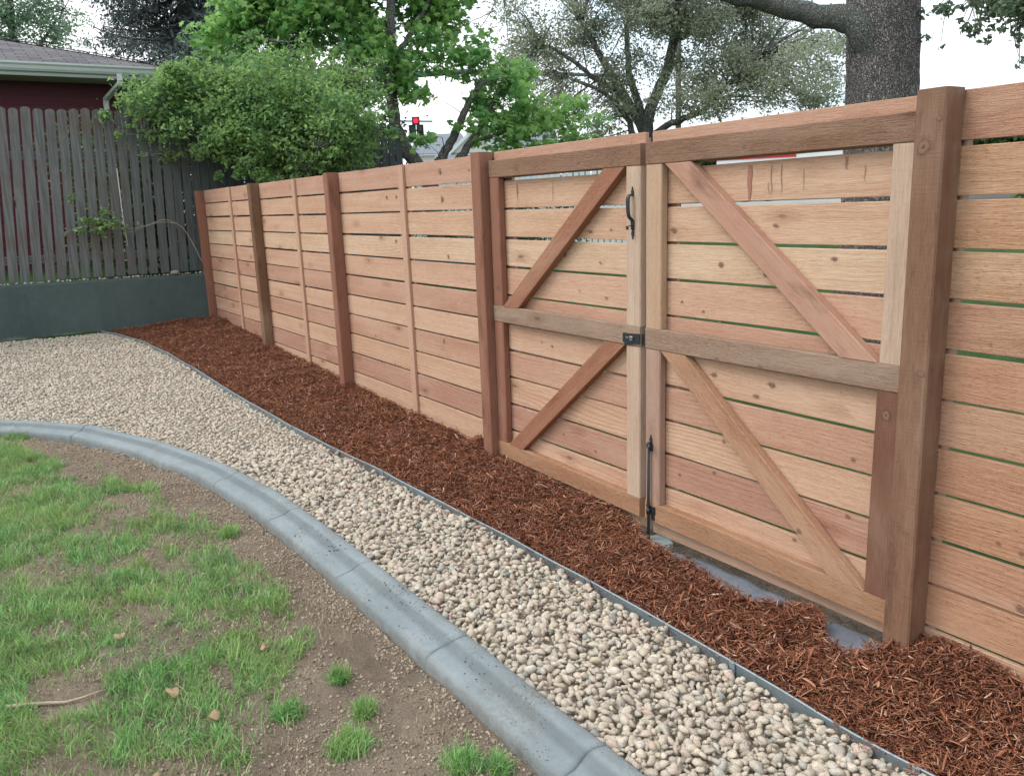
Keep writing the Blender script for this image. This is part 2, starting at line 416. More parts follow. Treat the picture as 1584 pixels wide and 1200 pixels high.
# soil crumbs
def scatter_blobs(name, P, S, mat, sub=1, flat=.6, variants=6, seed=1, jag=.28, smooth=True, asp=(.62, .95), rot3=.5):
    """one mesh of many lumpy stones; P (N,3) centres, S (N,) half lengths"""
    rs = np.random.RandomState(seed)
    import bmesh
    bm = bmesh.new(); bmesh.ops.create_icosphere(bm, subdivisions=sub, radius=1.0)
    bm.verts.ensure_lookup_table(); U = np.array([v.co[:] for v in bm.verts]); F = np.array([[v.index for v in f.verts] for f in bm.faces]); bm.free()
    shapes = []
    for k in range(variants):
        d = np.ones(len(U))
        for q in range(5):
            w = rs.randn(3); w /= np.linalg.norm(w); d += jag*(.5-np.abs(np.sin(U@w*1.6+rs.rand()*6)))*.5
        for q in range(3):      # a few flattened facets
            w = rs.randn(3); w /= np.linalg.norm(w); h = .72+rs.rand()*.2; pr = (U*d[:, None])@w; ex = np.maximum(pr-h, 0); d = d*(1-.8*ex/np.maximum(pr, 1e-3))
        shapes.append(U*d[:, None])
    shapes = np.array(shapes); N = len(P); sel = rs.randint(variants, size=N)
    B = shapes[sel].copy()
    B[:, :, 0] *= S[:, None]; B[:, :, 1] *= (S*(asp[0]+rs.rand(N)*(asp[1]-asp[0])))[:, None]; B[:, :, 2] *= (S*flat*(.7+rs.rand(N)*.5))[:, None]
    a = rs.rand(N)*2*pi; tx = rs.randn(N)*rot3; ty = rs.randn(N)*rot3
    def rot(B, i, j, an):
        c_, s_ = np.cos(an)[:, None], np.sin(an)[:, None]; x = B[:, :, i]*c_-B[:, :, j]*s_; y = B[:, :, i]*s_+B[:, :, j]*c_; B[:, :, i] = x; B[:, :, j] = y
    rot(B, 1, 2, tx); rot(B, 0, 2, ty); rot(B, 0, 1, a)
    B += P[:, None, :]
    FF = (F[None]+np.arange(N)[:, None, None]*len(U)).reshape(-1, 3)
    return npmesh(name, B.reshape(-1, 3), [FF], mat, None, smooth)

t = NT('soil_crumb'); p = t.pos()
M_CRUMB = t.done(t.mix(t.island(), srgb(118, 103, 90), srgb(176, 160, 140)), .95, t.bump(t.noise(p, 300., 3, .6), .6, .004), .1)
n = 90000; x = RS.uniform(-3.2, 2.6, n); y = curb_y(x)-.18-RS.rand(n)**1.5*1.3
ok = (fb(x, y, .3, 3, 21) > .38-.25*np.exp(-(curb_y(x)-.19-y)/.25)) & (y > -3.0); x, y = x[ok], y[ok]
S = .0014+.0075*RS.rand(len(x))**4.5
tag(scatter_blobs('soil_crumbs', np.stack([x, y, soilz(x, y)+S*.2], 1), S, M_CRUMB, 1, .75, seed=4, jag=.5), 'dark brown soil crumbs strewn along the lawn side of the curved concrete curb', 'soil', kind='stuff')

# ------------------------------------------------------------------ grass
GB = np.array([(-4.5,-2.9),(-2.546,-2.38),(-2.231,-2.20),(-1.75,-2.0),(-1.294,-1.84),(-.637,-1.67),(.146,-1.60),(.395,-1.57),(.739,-1.62),(.972,-1.61),(1.14,-1.78),(1.298,-1.85),(1.568,-1.93),(2.2,-2.2),(3.6,-2.9)])
BARE = [(-1.75,-2.02,.42,.13), (-.9,-1.93,.26,.09), (-.06,-1.95,.16,.035), (.83,-2.39,.11,.08), (.42,-2.08,.10,.025), (1.0,-1.95,.10,.03), (-.75,-1.72,.2,.04)]
def gdens(x, y):
    b = np.interp(x, GB[:, 0], GB[:, 1])+(fb(x, y, .22, 3, 40)-.5)*.22
    d = np.clip((b-y)/.05, 0, 1)
    for cx, cy, rx, ry in BARE:
        e = ((x-cx)/rx)**2+((y-cy)/ry)**2+(fb(x, y, .1, 4, 50)-.5)*2.3
        d = d*(.05+.95*np.clip((e-.8)/.5, 0, 1))
    pn = fb(x, y, .17, 4, 60); d = d*np.clip((pn-.36)/.16, .12, 1)
    return d
TUFTS = [(1.311,-1.83,.045), (1.565,-1.732,.055), (1.83,-1.50,.05), (1.9,-1.42,.03), (-2.70,-2.30,.10), (-2.86,-2.42,.10), (1.45,-1.63,.03), (-.2,-1.60,.035), (1.22,-1.62,.03)]
NG = 260000
x = RS.uniform(-3.6, 2.6, NG); y = RS.uniform(-3.0, -1.45, NG)
ok = RS.rand(NG) < gdens(x, y); x, y = x[ok], y[ok]
tx = []; ty = []; tl = []
for cx, cy, r in TUFTS:
    k = int(9000*r*2.2); tx.append(cx+RS.randn(k)*r*.5); ty.append(cy+RS.randn(k)*r*.5); tl.append(k)
x = np.r_[x, np.concatenate(tx)]; y = np.r_[y, np.concatenate(ty)]
def blades(name, x, y, z, L, W, lean, az, mat, seg=3, curl=1., seed=0):
    """curved tapering strips"""
    rs = np.random.RandomState(seed); N = len(x); V = np.zeros((N, 2*seg+1, 3)); uvv = np.zeros((N, 2*seg+1, 2))
    dx, dy = np.cos(az), np.sin(az); px, py = -dy, dx; tw = rs.randn(N)*.6
    px2 = px*np.cos(tw)+dx*np.sin(tw); py2 = py*np.cos(tw)+dy*np.sin(tw)
    h = np.zeros(N); v = np.zeros(N); a = lean*.35
    for k in range(seg+1):
        w = W*(1-(k/seg)**1.6)*.5*(1 if k else .8)
        cx = x+dx*h; cy = y+dy*h; cz = z+v
        if k < seg:
            V[:, 2*k] = np.stack([cx-px2*w, cy-py2*w, cz], 1); V[:, 2*k+1] = np.stack([cx+px2*w, cy+py2*w, cz], 1); uvv[:, 2*k:2*k+2, 1] = k/seg
        else: V[:, 2*k] = np.stack([cx, cy, cz], 1); uvv[:, 2*k, 1] = 1
        h = h+np.sin(a)*L/seg; v = v+np.cos(a)*L/seg; a = a+lean*curl*.9/seg
    b = (np.arange(N)*(2*seg+1))[:, None]
    q = np.concatenate([b+np.array([2*k, 2*k+1, 2*k+3, 2*k+2]) for k in range(seg-1)]); tr = b+np.array([2*seg-2, 2*seg-1, 2*seg])
    return npmesh(name, V.reshape(-1, 3), [q, tr], mat, None, True, uvv.reshape(-1, 2))
t = NT('grass_blade'); p = t.pos(); u = t.uv(); sx = t.n('ShaderNodeSeparateXYZ'); t.l(u, sx.inputs[0])
c = t.ramp(t.island(), [(0, (.080, .21, .065, 1)), (.35, (.15, .35, .095, 1)), (.7, (.24, .48, .14, 1)), (.86, (.34, .56, .20, 1)), (.93, (.50, .47, .28, 1))])
c = t.mix(t.mr(t.noise(p, 3.5, 3, .6), .40, .62, 0, .75), c, (.27, .41, .12, 1), 'MIX')
c = t.mix(t.mr(t.noise(p, 9., 3, .6), .55, .7, 0, .5), c, (.06, .16, .07, 1), 'MIX')
M_GRASS = t.done(c, .5, None, .35, transl=.28)
N = len(x); tuft = fb(x, y, .07, 2, 77)
az = fb(x, y, .12, 2, 88)*4*pi+RS.randn(N)*1.3
L = (.018+.050*RS.rand(N)**1.4)*(.5+1.05*tuft)
tag(blades('grass', x, y, soilz(x, y)-.002, L, .0014+.0040*RS.rand(N)**1.5, .30+1.5*RS.rand(N), az, M_GRASS, 3, 1.2, 5), 'patchy green lawn grass growing in tufts on bare soil', 'grass', kind='stuff')
# dry straw and thatch
n = 60000; x = RS.uniform(-3.4, 2.5, n); y = RS.uniform(-3.0, -1.4, n)
dn = np.clip(gdens(x+.03, y), .0, .5)+np.clip((fb(x, y, .15, 3, 91)-.5)*3.2, 0, .8)
ok = (RS.rand(n) < dn) & (y < curb_y(x)-.24); x, y = x[ok], y[ok]; N = len(x)
t = NT('dry_straw'); M_STRAW = t.done(t.mix(t.island(), srgb(146, 128, 102), srgb(206, 190, 160)), .9, None, .1)
tag(blades('dry_thatch', x, y, soilz(x, y)+.002, .015+.04*RS.rand(N), .0008+.0009*RS.rand(N), 1.35+.3*RS.rand(N), RS.rand(N)*6.3, M_STRAW, 3, .35, 6), 'thin dry tan straw lying on the bare patches of the lawn', 'straw', kind='stuff')

# fallen stick, dry leaves, petals
M_STICK = simple('bleached_stick', srgb(176, 160, 140), .85, .2, 0, .5, 40, .4)
mb = MB(); P = [(.765,-2.56),(.79,-2.50),(.815,-2.45),(.842,-2.40),(.86,-2.355),(.862,-2.31),(.85,-2.27)]
mb.tube([(a, b, float(soilz(np.array(a), np.array(b)))+.012+.004*sin(i*1.7)) for i, (a, b) in enumerate(P)], [.007, .0065, .006, .005, .004, .003, .0018], 7)
tag(mb.build('fallen_stick', M_STICK), 'pale bleached stick lying in a bare patch of the lawn', 'stick')
t = NT('dry_leaf'); M_DLEAF = t.done(t.mix(t.noise(t.pos(), 60, 3), srgb(136, 110, 84), srgb(170, 146, 118)), .85, None, .2)
LV = [(1.02,-2.105,.028,'curled tan dry leaf standing on the grass between two bare patches'),(1.215,-2.03,.026,'flat pale dry leaf on the grass near the lawn edge'),(1.435,-2.245,.026,'brown dry leaf low in the foreground grass'),(.55,-2.19,.024,'small tan dry leaf farther back in the lawn'),(.93,-1.78,.02,'pinkish dry leaf among clumps at the lawn edge')]
for (a, b, s_, lab) in LV:
    n = 12; an = np.linspace(0, 2*pi, n, endpoint=False); r = s_*(.55+.45*np.abs(np.cos(an*1.5)))*(1+.15*RS.randn(n)); ax = RS.rand()*6
    X = a+r*np.cos(an+ax)*1.2; Y = b+r*np.sin(an+ax)*.8; Z = float(soilz(np.array(a), np.array(b)))+.030+.35*s_*np.cos(an*2+RS.rand()*6)+RS.rand(n)*.003
    V = np.r_[np.stack([X, Y, Z], 1), [[a, b, Z.mean()-.006]]]; i = np.arange(n); F = np.stack([i, (i+1) % n, np.full(n, n)], 1)
    o = npmesh('dry_leaf', V-np.array([a, b, 0]), [F], M_DLEAF, None, True); o.location = (a, b, 0)
    md = o.modifiers.new('thick', 'SOLIDIFY'); md.thickness = .0008
    tag(o, lab, 'leaf', 'dry leaves on the lawn')

# ------------------------------------------------------------------ concrete curb
M_CURB = None
t = NT('curb_concrete'); p = t.pos(); u = t.uv(); sx = t.n('ShaderNodeSeparateXYZ'); t.l(u, sx.inputs[0])
c = t.mix(t.mr(t.noise(p, 5., 5, .6), .35, .65), srgb(126, 135, 137), srgb(140, 148, 150))
c = t.mix(t.mr(t.noise(p, 38., 4, .65), .45, .7, 0, .35), c, srgb(112, 121, 124), 'MIX')
band = t.math('MULTIPLY', t.mr(sx.outputs[1], .050, .066), t.mr(sx.outputs[1], .112, .088))
c = t.mix(t.math('MULTIPLY', band, t.mr(t.noise(p, 9., 4, .6), .3, .6, .55, .75)), c, srgb(100, 106, 108), 'MIX')   # darker band along the hollow
vo = t.n('ShaderNodeTexVoronoi'); t.l(p, vo.inputs['Vector']); vo.inputs['Scale'].default_value = 90
spk = t.math('MULTIPLY', t.mr(vo.outputs['Distance'], .12, .24, 1, 0), t.mr(t.noise(p, 6., 3, .6), .46, .60))
c = t.mix(spk, c, srgb(62, 54, 48), 'MIX')
edgeDirt = t.math('MULTIPLY', t.mr(sx.outputs[1], .155, .185), t.mr(t.noise(p, 20., 4, .7), .3, .6))
c = t.mix(t.math('MULTIPLY', edgeDirt, .6), c, srgb(104, 94, 82), 'MIX')
pr_ = t.n('ShaderNodeTexVoronoi'); t.l(p, pr_.inputs['Vector']); pr_.inputs['Scale'].default_value = 150
pore = t.math('MULTIPLY', t.mr(pr_.outputs['Distance'], .05, .16, 1, 0), t.mr(t.noise(p, 12., 3, .6), .45, .6))
c = t.mix(t.math('MULTIPLY', pore, .6), c, srgb(84, 84, 80), 'MIX')
drt = t.math('MULTIPLY', t.mr(t.noise(p, 3.2, 4, .65), .52, .68), t.mr(t.noise(p, 70., 4, .7), .42, .62))
c = t.mix(t.math('MULTIPLY', drt, .55), c, srgb(110, 98, 84), 'MIX')
M_CURB = t.done(c, .9, t.bump(t.noise(p, 300., 4, .7), .8, .003, t.bump(t.noise(p, 45., 5, .7), .55, .008)), .12)
path, T = spline(CURB, 900)
joints = []
for jx in (-2.45, -.87, -.16, .59, 1.33, 2.06, 2.75): joints.append(T[np.argmin(np.abs(path[:, 0]-jx))])
# extra stations each side of a joint
Tn = list(np.linspace(0, T[-1], 420))
for j in joints: Tn += [j-.0032, j-.0014, j+.0014, j+.0032]
Tn = np.array(sorted(Tn)); pth = np.stack([np.interp(Tn, T, path[:, k]) for k in (0, 1)], 1)
ins = np.zeros(len(Tn))
for j in joints: ins[np.abs(Tn-j) < .003] = .011
prof = [(-.012,-.07),(-.010,.045),(-.005,.055),(.004,.060),(.022,.062),(.044,.060),(.060,.056),(.074,.050),(.088,.0445),(.106,.0415),(.130,.0395),(.156,.036),(.168,.032),(.175,.023),(.179,.004),(.182,-.07)]
d = np.gradient(pth, axis=0); dn = d/np.linalg.norm(d, axis=1)[:, None]; nr = np.stack([dn[:, 1], -dn[:, 0]], 1)
V = []; m = len(prof)
wv = {j: (RS.rand()*6, (RS.rand()-.5)*.03) for j in joints}
for k in range(len(pth)):
    jn = min(joints, key=lambda q: abs(q-Tn[k])); f = max(0, 1-abs(jn-Tn[k])/.09)
    for q, (s_, z_) in enumerate(prof):
        w = f*(.007*sin(s_*45+wv[jn][0])+wv[jn][1]*(s_/.18-.5)) if ins[k] or f else 0
        xx = pth[k]+nr[k]*s_*.93+dn[k]*w
        V.append((xx[0], xx[1], float(zg(pth[k, 0]))+z_+(vnoise(pth[k, 0], s_*3, .35, 5)-.5)*.005+(vnoise(pth[k, 0], s_+5, .03, 6)-.5)*.0022-(ins[k] if 1 <= q <= m-2 else 0)))
V = np.array(V); i = (np.arange(len(pth)-1)[:, None]*m+np.arange(m-1)).ravel()
uv = np.stack([np.repeat(Tn, m), np.tile(np.array([q[0] for q in prof]), len(pth))], 1)
ob = npmesh('concrete_curb', V, [np.stack([i, i+1, i+m+1, i+m], 1), np.array([list(range(m))[::-1]]), np.array([[len(V)-m+j for j in range(m)]])], M_CURB, None, True, uv)
tag(ob, 'grey rolled concrete lawn curb curving between the gravel and the lawn', 'curb')

# ------------------------------------------------------------------ gravel
def gravz(x, y):
    e = edge_y(x); c_ = curb_y(x); f = np.clip((e-y)/np.maximum(e-c_, .3), 0, 1)
    return zg(x)-.019+.034*np.clip(f, 0, 1)+(fb(x, y, .35, 3, 14)-.5)*.03
t = NT('gravel_bed'); p = t.pos()
M_GBED = t.done(t.mix(t.noise(p, 40., 4, .7), srgb(150, 140, 124), srgb(190, 178, 160)), .95, t.bump(t.noise(p, 60., 3), 1., .01), .1)
def in_gravel(x, y, m=0.0):
    cy = np.where(x < -3.0, -9, curb_y(x))
    # distance to the curb on its curved end
    inside = (y < edge_y(x)-.012-m) & (y > curb_y(x)+.012+m) & (x > -6.62+m)
    left = (x <= -3.4) & (y > -5) & (y < edge_y(x)-.012) & (x > -6.62+m)
    # where the curb turns away from the viewer use x as a function of y
    xc = np.interp(y, CURB[:, 1][:8], CURB[:, 0][:8])
    far = (x < xc-.018-m) & (x > -6.62+m) & (y < edge_y(x)-.012) & (y < -1.4)
    return (inside & (x > -1.06)) | far | ((x <= -1.06) & (y >= -1.4) & inside & (x > -1.1)) | ((x <= -1.06) & (y > -1.4) & (y < edge_y(x)-.012) & (x > -6.62+m))
gx = np.r_[np.arange(-6.64, 3.5, .05)]; 
bedV = []; bedF = []
for k, xx in enumerate(gx):
    e = float(edge_y(xx)); lo = float(curb_y(xx)) if xx > -1.06 else (float(np.interp(xx, CURB[:, 0], CURB[:, 1])) if xx > -3.75 else -5.)
    for q in range(25):
        yy = lo-.02+(e-lo+.02)*q/24; bedV.append((xx, yy, float(gravz(xx, yy))-.022))
n = len(gx); i = (np.arange(n-1)[:, None]*25+np.arange(24)).ravel()
tag(npmesh('gravel_bed', bedV, [np.stack([i, i+25, i+26, i+1], 1)], M_GBED, None, True), kind='structure')
t = NT('river_pebble'); p = t.pos(); isl = t.island()
c = t.ramp(isl, [(0, srgb(174, 164, 150)), (.12, srgb(200, 190, 174)), (.25, srgb(184, 178, 166)), (.38, srgb(206, 194, 176)), (.5, srgb(192, 176, 162)), (.6, srgb(178, 172, 160)), (.7, srgb(212, 204, 190)), (.78, srgb(194, 184, 162)), (.87, srgb(168, 170, 162)), (.935, srgb(192, 168, 152)), (.975, srgb(138, 148, 146)), (1, srgb(212, 192, 150))], 'CONSTANT')
w2 = t.n('ShaderNodeTexWhiteNoise', noise_dimensions='1D'); t.l(isl, w2.inputs['W'])
c = t.mix(t.mr(w2.outputs['Value'], 0, 1, .1, .6), c, srgb(188, 178, 162), 'MIX')
c = t.mix(t.mr(t.noise(p, 240., 4, .75), .42, .60, 0, .75), c, (.58, .52, .47, 1), 'MULTIPLY')
c = t.mix(t.mr(t.noise(p, 60., 3, .6), .5, .7, 0, .35), c, srgb(172, 156, 138), 'MIX')
M_PEB = t.done(c, .72, t.bump(t.noise(p, 180., 3, .6), .25, .002), .3)
def pebble_layer(x0, x1, y0, y1, sp, smin, smax, dz, seed):
    rs = np.random.RandomState(seed); X, Y = np.meshgrid(np.arange(x0, x1, sp), np.arange(y0, y1, sp*.87)); X = X+((np.arange(len(X)) % 2)*sp/2)[:, None]
    x = X.ravel()+rs.randn(X.size)*sp*.24; y = Y.ravel()+rs.randn(X.size)*sp*.24
    ok = in_gravel(x, y, .004); x, y = x[ok], y[ok]; S = smin+(smax-smin)*rs.rand(len(x))**1.9
    z = gravz(x, y)+dz+S*.25+rs.randn(len(x))*.003
    return np.stack([x, y, z], 1), S
A1, S1 = pebble_layer(-1.3, 3.3, -1.45, -.4, .0285, .011, .0275, .002, 1)
A2, S2 = pebble_layer(-1.3, 3.3, -1.45, -.4, .0265, .010, .020, -.007, 2)
A4, S4 = pebble_layer(-1.3, 3.3, -1.45, -.4, .075, .015, .024, .012, 5)
tag(scatter_blobs('gravel_pebbles', np.r_[A1, A2, A4], np.r_[S1, S2, S4], M_PEB, 2, .60, 24, 3, .46, True, (.5, .95), .34), 'rounded tan and grey river pebbles between the curb and the mulch, nearer stretch', 'gravel', kind='stuff')
A3, S3 = pebble_layer(-6.6, -1.3, -3.4, -.7, .0255, .0115, .024, .0, 7)
keepv = A3[:, 1] > -2.75-(-3.2-A3[:, 0]).clip(0, .2); A3, S3 = A3[keepv], S3[keepv]
tag(scatter_blobs('gravel_pebbles', A3, S3, M_PEB, 1, .55, 12, 8, .3, True, (.5, .9), .34), 'pale river pebbles spreading wide in front of the dark retaining wall', 'gravel', kind='stuff')

# ------------------------------------------------------------------ steel edging
t = NT('galvanised_edging'); p = t.pos()
c = t.mix(t.noise(p, 20., 4, .6), srgb(124, 140, 146), srgb(158, 168, 172))
c = t.mix(t.mr(t.noise(p, 60., 4, .6), .6, .75, 0, .5), c, srgb(110, 90, 74), 'MIX')
M_EDGE = t.done(c, .5, None, .5, .35)
pth, T2 = spline(EDGE, 320); pth[:, 1] += (vnoise(pth[:, 0], pth[:, 0]*0, .3, 3)-.5)*.012
eo = empty('metal_edging', (0, 0, 0), 'thin galvanised steel edging strip between the gravel and the red mulch', 'edging')
def ze(x): return zg(x)+.004+(vnoise(x, x*0, .6, 8)-.5)*.008
sweep('edging_strip', pth, T2, [(-.0015,-.10),(-.0015,.0),(-.0035,.003),(-.0035,.007),(.0035,.007),(.0035,.003),(.0015,0),(.0015,-.10)], lambda x: float(ze(x)), M_EDGE, None, eo)
for sx_ in (-4.2, -2.9, -1.75, -.55, .33, 1.17, 1.93, 2.55):
    k = int(np.argmin(np.abs(pth[:, 0]-sx_))); dd = pth[k+1]-pth[k]; an = math.atan2(dd[1], dd[0]); mb = MB()
    q = pth[k]+np.array([sin(an), -cos(an)])*.0055
    mb.box((q[0], q[1], float(ze(sx_))-.035), (.024, .004, .088), .001, -an); mb.box((q[0], q[1], float(ze(sx_))+.006), (.018, .009, .004), .001, -an)
    mb.build('stake', M_EDGE, eo)

# ------------------------------------------------------------------ mulch
MED = np.array([(-.40,.02),(-.2,-.03),(.183,-.045),(.45,-.03),(.74,-.02),(.93,-.05),(1.05,-.135),(1.15,-.14),(1.25,-.155),(1.4,-.15),(1.5,-.175),(1.65,-.175),(1.78,-.14),(1.86,-.085),(1.93,-.07),(1.99,-.145),(2.05,-.20),(2.13,-.20),(2.19,-.13),(2.27,-.02)])
def mulz(x, y):
    e = edge_y(x); f = np.clip((y-e)/np.maximum(-e, .2), 0, 1)
    z = zg(x)-.012+.062*np.clip(f*1.5, 0, 1)**.8+(fb(x, y, .22, 3, 31)-.5)*.05*np.clip(f*4, .15, 1)
    z = z+.07*np.exp(-((x-2.42)/.22)**2-((y+.02)/.16)**2)+.03*np.exp(-((x-1.93)/.10)**2-((y+.14)/.08)**2)+.05*np.exp(-((x+.47)/.10)**2-((y+.02)/.09)**2)
    my = np.interp(x, MED[:, 0], MED[:, 1])+(fb(x, y, .06, 3, 35)-.5)*.035
    drop = np.clip((y-my)/.035, 0, 1)*((x > -.42) & (x < 2.27)); drop = drop*drop*(3-2*drop)
    gate = -.085+0*x
    return z*(1-drop)+np.minimum(z, gate)*drop
t = NT('mulch_base'); p = t.pos()
c = t.mix(t.mr(t.noise(p, 50., 5, .7), .3, .7), srgb(62, 39, 31), srgb(114, 72, 56))
M_MULB = t.done(c, .95, t.bump(t.noise(p, 90., 5, .75), 1., .03), .05)
xs = np.r_[np.arange(-6.64, -1, .035), np.arange(-1, 3.6, .016)]
NY = 46; V = []
for xx in xs:
    e = float(edge_y(xx))+.003; yy = e+(.03-e)*np.linspace(0, 1, NY)
    zz = mulz(np.full(NY, xx), yy)+(fb(np.full(NY, xx), yy, .03, 2, 45)-.5)*.012-.006; V.append(np.stack([np.full(NY, xx), yy, zz], 1))
V = np.concatenate(V); i = (np.arange(len(xs)-1)[:, None]*NY+np.arange(NY-1)).ravel()
tag(npmesh('mulch_bed', V, [np.stack([i, i+NY, i+NY+1, i+1], 1)], M_MULB, None, True), kind='structure')
t = NT('mulch_shred'); p = t.pos(); isl = t.island()
c = t.ramp(isl, [(0, srgb(88, 54, 42)), (.3, srgb(124, 78, 58)), (.55, srgb(148, 95, 70)), (.75, srgb(164, 110, 83)), (.90, srgb(176, 128, 102)), (.96, srgb(192, 152, 126)), (1, srgb(214, 184, 160))])
c = t.mix(t.mr(t.noise(p, 7., 3, .6), .5, .72, 0, .5), c, srgb(70, 40, 32), 'MIX')
c = t.mix(t.mr(t.noise(p, 120., 3, .6), .4, .7, 0, .4), c, (.5, .4, .36, 1), 'MULTIPLY')
M_MUL = t.done(c, .85, None, .15)
def shreds(name, x, y, L, W, seed, mat, lift=.004, tilt=.32, zf=mulz):
    """curved four-sided splinters with pointed ends"""
    rs = np.random.RandomState(seed); N = len(x); az = rs.rand(N)*2*pi; el = rs.randn(N)*tilt
    z = zf(x, y)+lift*(rs.rand(N)*1.8-.3)+np.abs(np.sin(el))*L*.32
    dx, dy, dz = np.cos(az)*np.cos(el), np.sin(az)*np.cos(el), np.sin(el); D = np.stack([dx, dy, dz], 1)
    S_ = np.stack([-np.sin(az), np.cos(az), rs.randn(N)*.5], 1); S_ /= np.linalg.norm(S_, axis=1)[:, None]; U_ = np.cross(D, S_)
    C = np.stack([x, y, z], 1); bend = rs.randn(N)*.10*L; bz = rs.randn(N)*.05*L; th = W*(.25+.35*rs.rand(N))
    V = np.zeros((N, 4*3+2, 3)); ks = (-.30, .02, .32)
    V[:, 0] = C-D*(L*.5)[:, None]+S_*(bend*-.3)[:, None]
    for r, f in enumerate(ks):
        c0 = C+D*(L*f)[:, None]+S_*(bend*(.5-2*f*f))[:, None]+U_*(bz*(.5-2*f*f))[:, None]; ww = W*(.42+.16*rs.rand(N))
        for q, (a, b) in enumerate(((1, 0), (0, 1), (-1, 0), (0, -1))):
            V[:, 1+r*4+q] = c0+S_*(a*ww)[:, None]+U_*(b*th*.5)[:, None]
    V[:, 13] = C+D*(L*.5)[:, None]+S_*(bend*-.3)[:, None]
    b = (np.arange(N)*14)[:, None]; Q = []; Tr = []
    for q in range(4):
        n_ = (q+1) % 4
        for r in range(2): Q.append(b+np.array([1+r*4+q, 1+r*4+n_, 5+r*4+n_, 5+r*4+q]))
        Tr.append(b+np.array([0, 1+n_, 1+q])); Tr.append(b+np.array([9+q, 9+n_, 13]))
    return npmesh(name, V.reshape(-1, 3), [np.concatenate(Q), np.concatenate(Tr)], mat, None, False)
def mulch_pts(n, x0, x1, pw=1.):
    x = x0+(x1-x0)*RS.rand(n)**pw; e = edge_y(x); y = e+.008+RS.rand(n)*(-e+.0)
    my = np.interp(x, MED[:, 0], MED[:, 1])+(fb(x, y, .06, 3, 35)-.5)*.035
    ok = ~((y > my+.012) & (x > -.42) & (x < 2.27)) & (y < -.006); return x[ok], y[ok]
x, y = mulch_pts(62000, 3.3, -1.2, 1.25); N = len(x)
r = RS.rand(N); L = .010+.038*r**2.2+(RS.rand(N) < .03)*.03; W = .0012+.0030*RS.rand(N)**2+(L > .03)*.0012
big_ = RS.rand(N) < .022; L = np.where(big_, .03+.05*RS.rand(N), L); W = np.where(big_, .005+.007*RS.rand(N), W)
tag(shreds('mulch_shreds', x, y, L, W, 51, M_MUL, .011, .36), 'red-brown shredded bark mulch along the gate and the near fence', 'mulch', kind='stuff')
x, y = mulch_pts(42000, -1.2, -6.6, .95); N = len(x)
L = .015+.04*RS.rand(N)**2; W = .0022+.0038*RS.rand(N)**2
tag(shreds('mulch_shreds', x, y, L, W, 52, M_MUL, .010, .34), 'red-brown shredded bark mulch running back along the far fence panels', 'mulch', kind='stuff')
# bits of mulch strayed onto the pebbles
cl = [(.62,-.72),(1.0,-.80),(.1,-.68),(1.55,-.62),(1.93,-.66),(2.2,-.80),(.8,-.9),(1.3,-.66),(-.3,-.8)]
x = np.concatenate([c_[0]+RS.randn(26)*.045 for c_ in cl]); y = np.concatenate([c_[1]+RS.randn(26)*.03 for c_ in cl]); N = len(x)
tag(shreds('stray_mulch', x, y, .012+.03*RS.rand(N)**2, .001+.002*RS.rand(N), 53, M_MUL, .010, .3, lambda a, b: gravz(a, b)+.014), 'small wisps of red mulch strayed onto the pebbles', 'mulch', kind='stuff')
# mulch spilling over the steel edging
n = 900; x = RS.uniform(-1.5, 3.2, n); x = x[fb(x, x*0, .35, 3, 66) > .47]; y = edge_y(x)-.008-RS.rand(len(x))**2*.06; N = len(x)
tag(shreds('spilled_mulch', x, y, .010+.03*RS.rand(N)**2, .001+.0025*RS.rand(N), 57, M_MUL, .010, .3, lambda a, b: gravz(a, b)+.016), 'red mulch spilled over the steel edging onto the first pebbles', 'mulch', kind='stuff')
# soil specks dropped on the curb
cs = [(1.02,.09),(.96,.13),(.90,.06),(1.12,.12),(.35,.07),(.1,.12),(1.55,.09),(-.35,.1),(-.9,.12),(1.75,.05)]
px_ = []; 
for cx_, so in cs:
    m_ = 60; xx_ = cx_+RS.randn(m_)*.045; ss_ = np.clip(so+RS.randn(m_)*.03, .02, .155); yc_ = curb_y(xx_)-ss_*.93
    zz_ = zg(xx_)+np.interp(ss_, [q[0] for q in prof], [q[1] for q in prof]); px_.append(np.stack([xx_, yc_, zz_], 1))
px_ = np.concatenate(px_)
tag(scatter_blobs('curb_crumbs', px_, .0012+.004*RS.rand(len(px_))**3, simple('damp_soil', srgb(84, 70, 60), .95, .1), 1, .6, seed=14, jag=.5), 'dark specks of soil dropped on the concrete curb', 'soil', kind='stuff')
# debris under the gate
x = RS.uniform(-.25, 2.3, 9000); y = RS.uniform(-.17, .14, 9000)
def gz2(a, b): return soilz(a, b)
t = NT('debris'); M_DEB = t.done(t.ramp(t.island(), [(0, srgb(64, 58, 50)), (.5, srgb(104, 94, 80)), (.85, srgb(140, 122, 100)), (1, srgb(190, 170, 146))]), .95, None, .05)
tag(shreds('gate_debris', x, y, .008+.03*RS.rand(9000)**2, .0008+.0014*RS.rand(9000), 54, M_DEB, .006, .3, gz2), 'dark soil litter and dead grass in the strip under the gate', 'litter', kind='stuff')

# planted strip on the far side of the long fence
grx = np.arange(-6.6, -.9, .06); gry = np.arange(.08, 3.0, .06)
t = NT('leaf_litter'); p = t.pos()
M_LIT = t.done(t.mix(t.mr(t.noise(p, 30., 5, .7), .35, .65), srgb(62, 50, 40), srgb(112, 94, 74)), .95, t.bump(t.noise(p, 60., 4, .7), 1., .03), .05)
tag(grid('planting_bed', grx, gry, lambda X, Y: gz(X, Y)+.035+(fb(X, Y, .2, 3, 71)-.5)*.05, M_LIT), kind='structure')

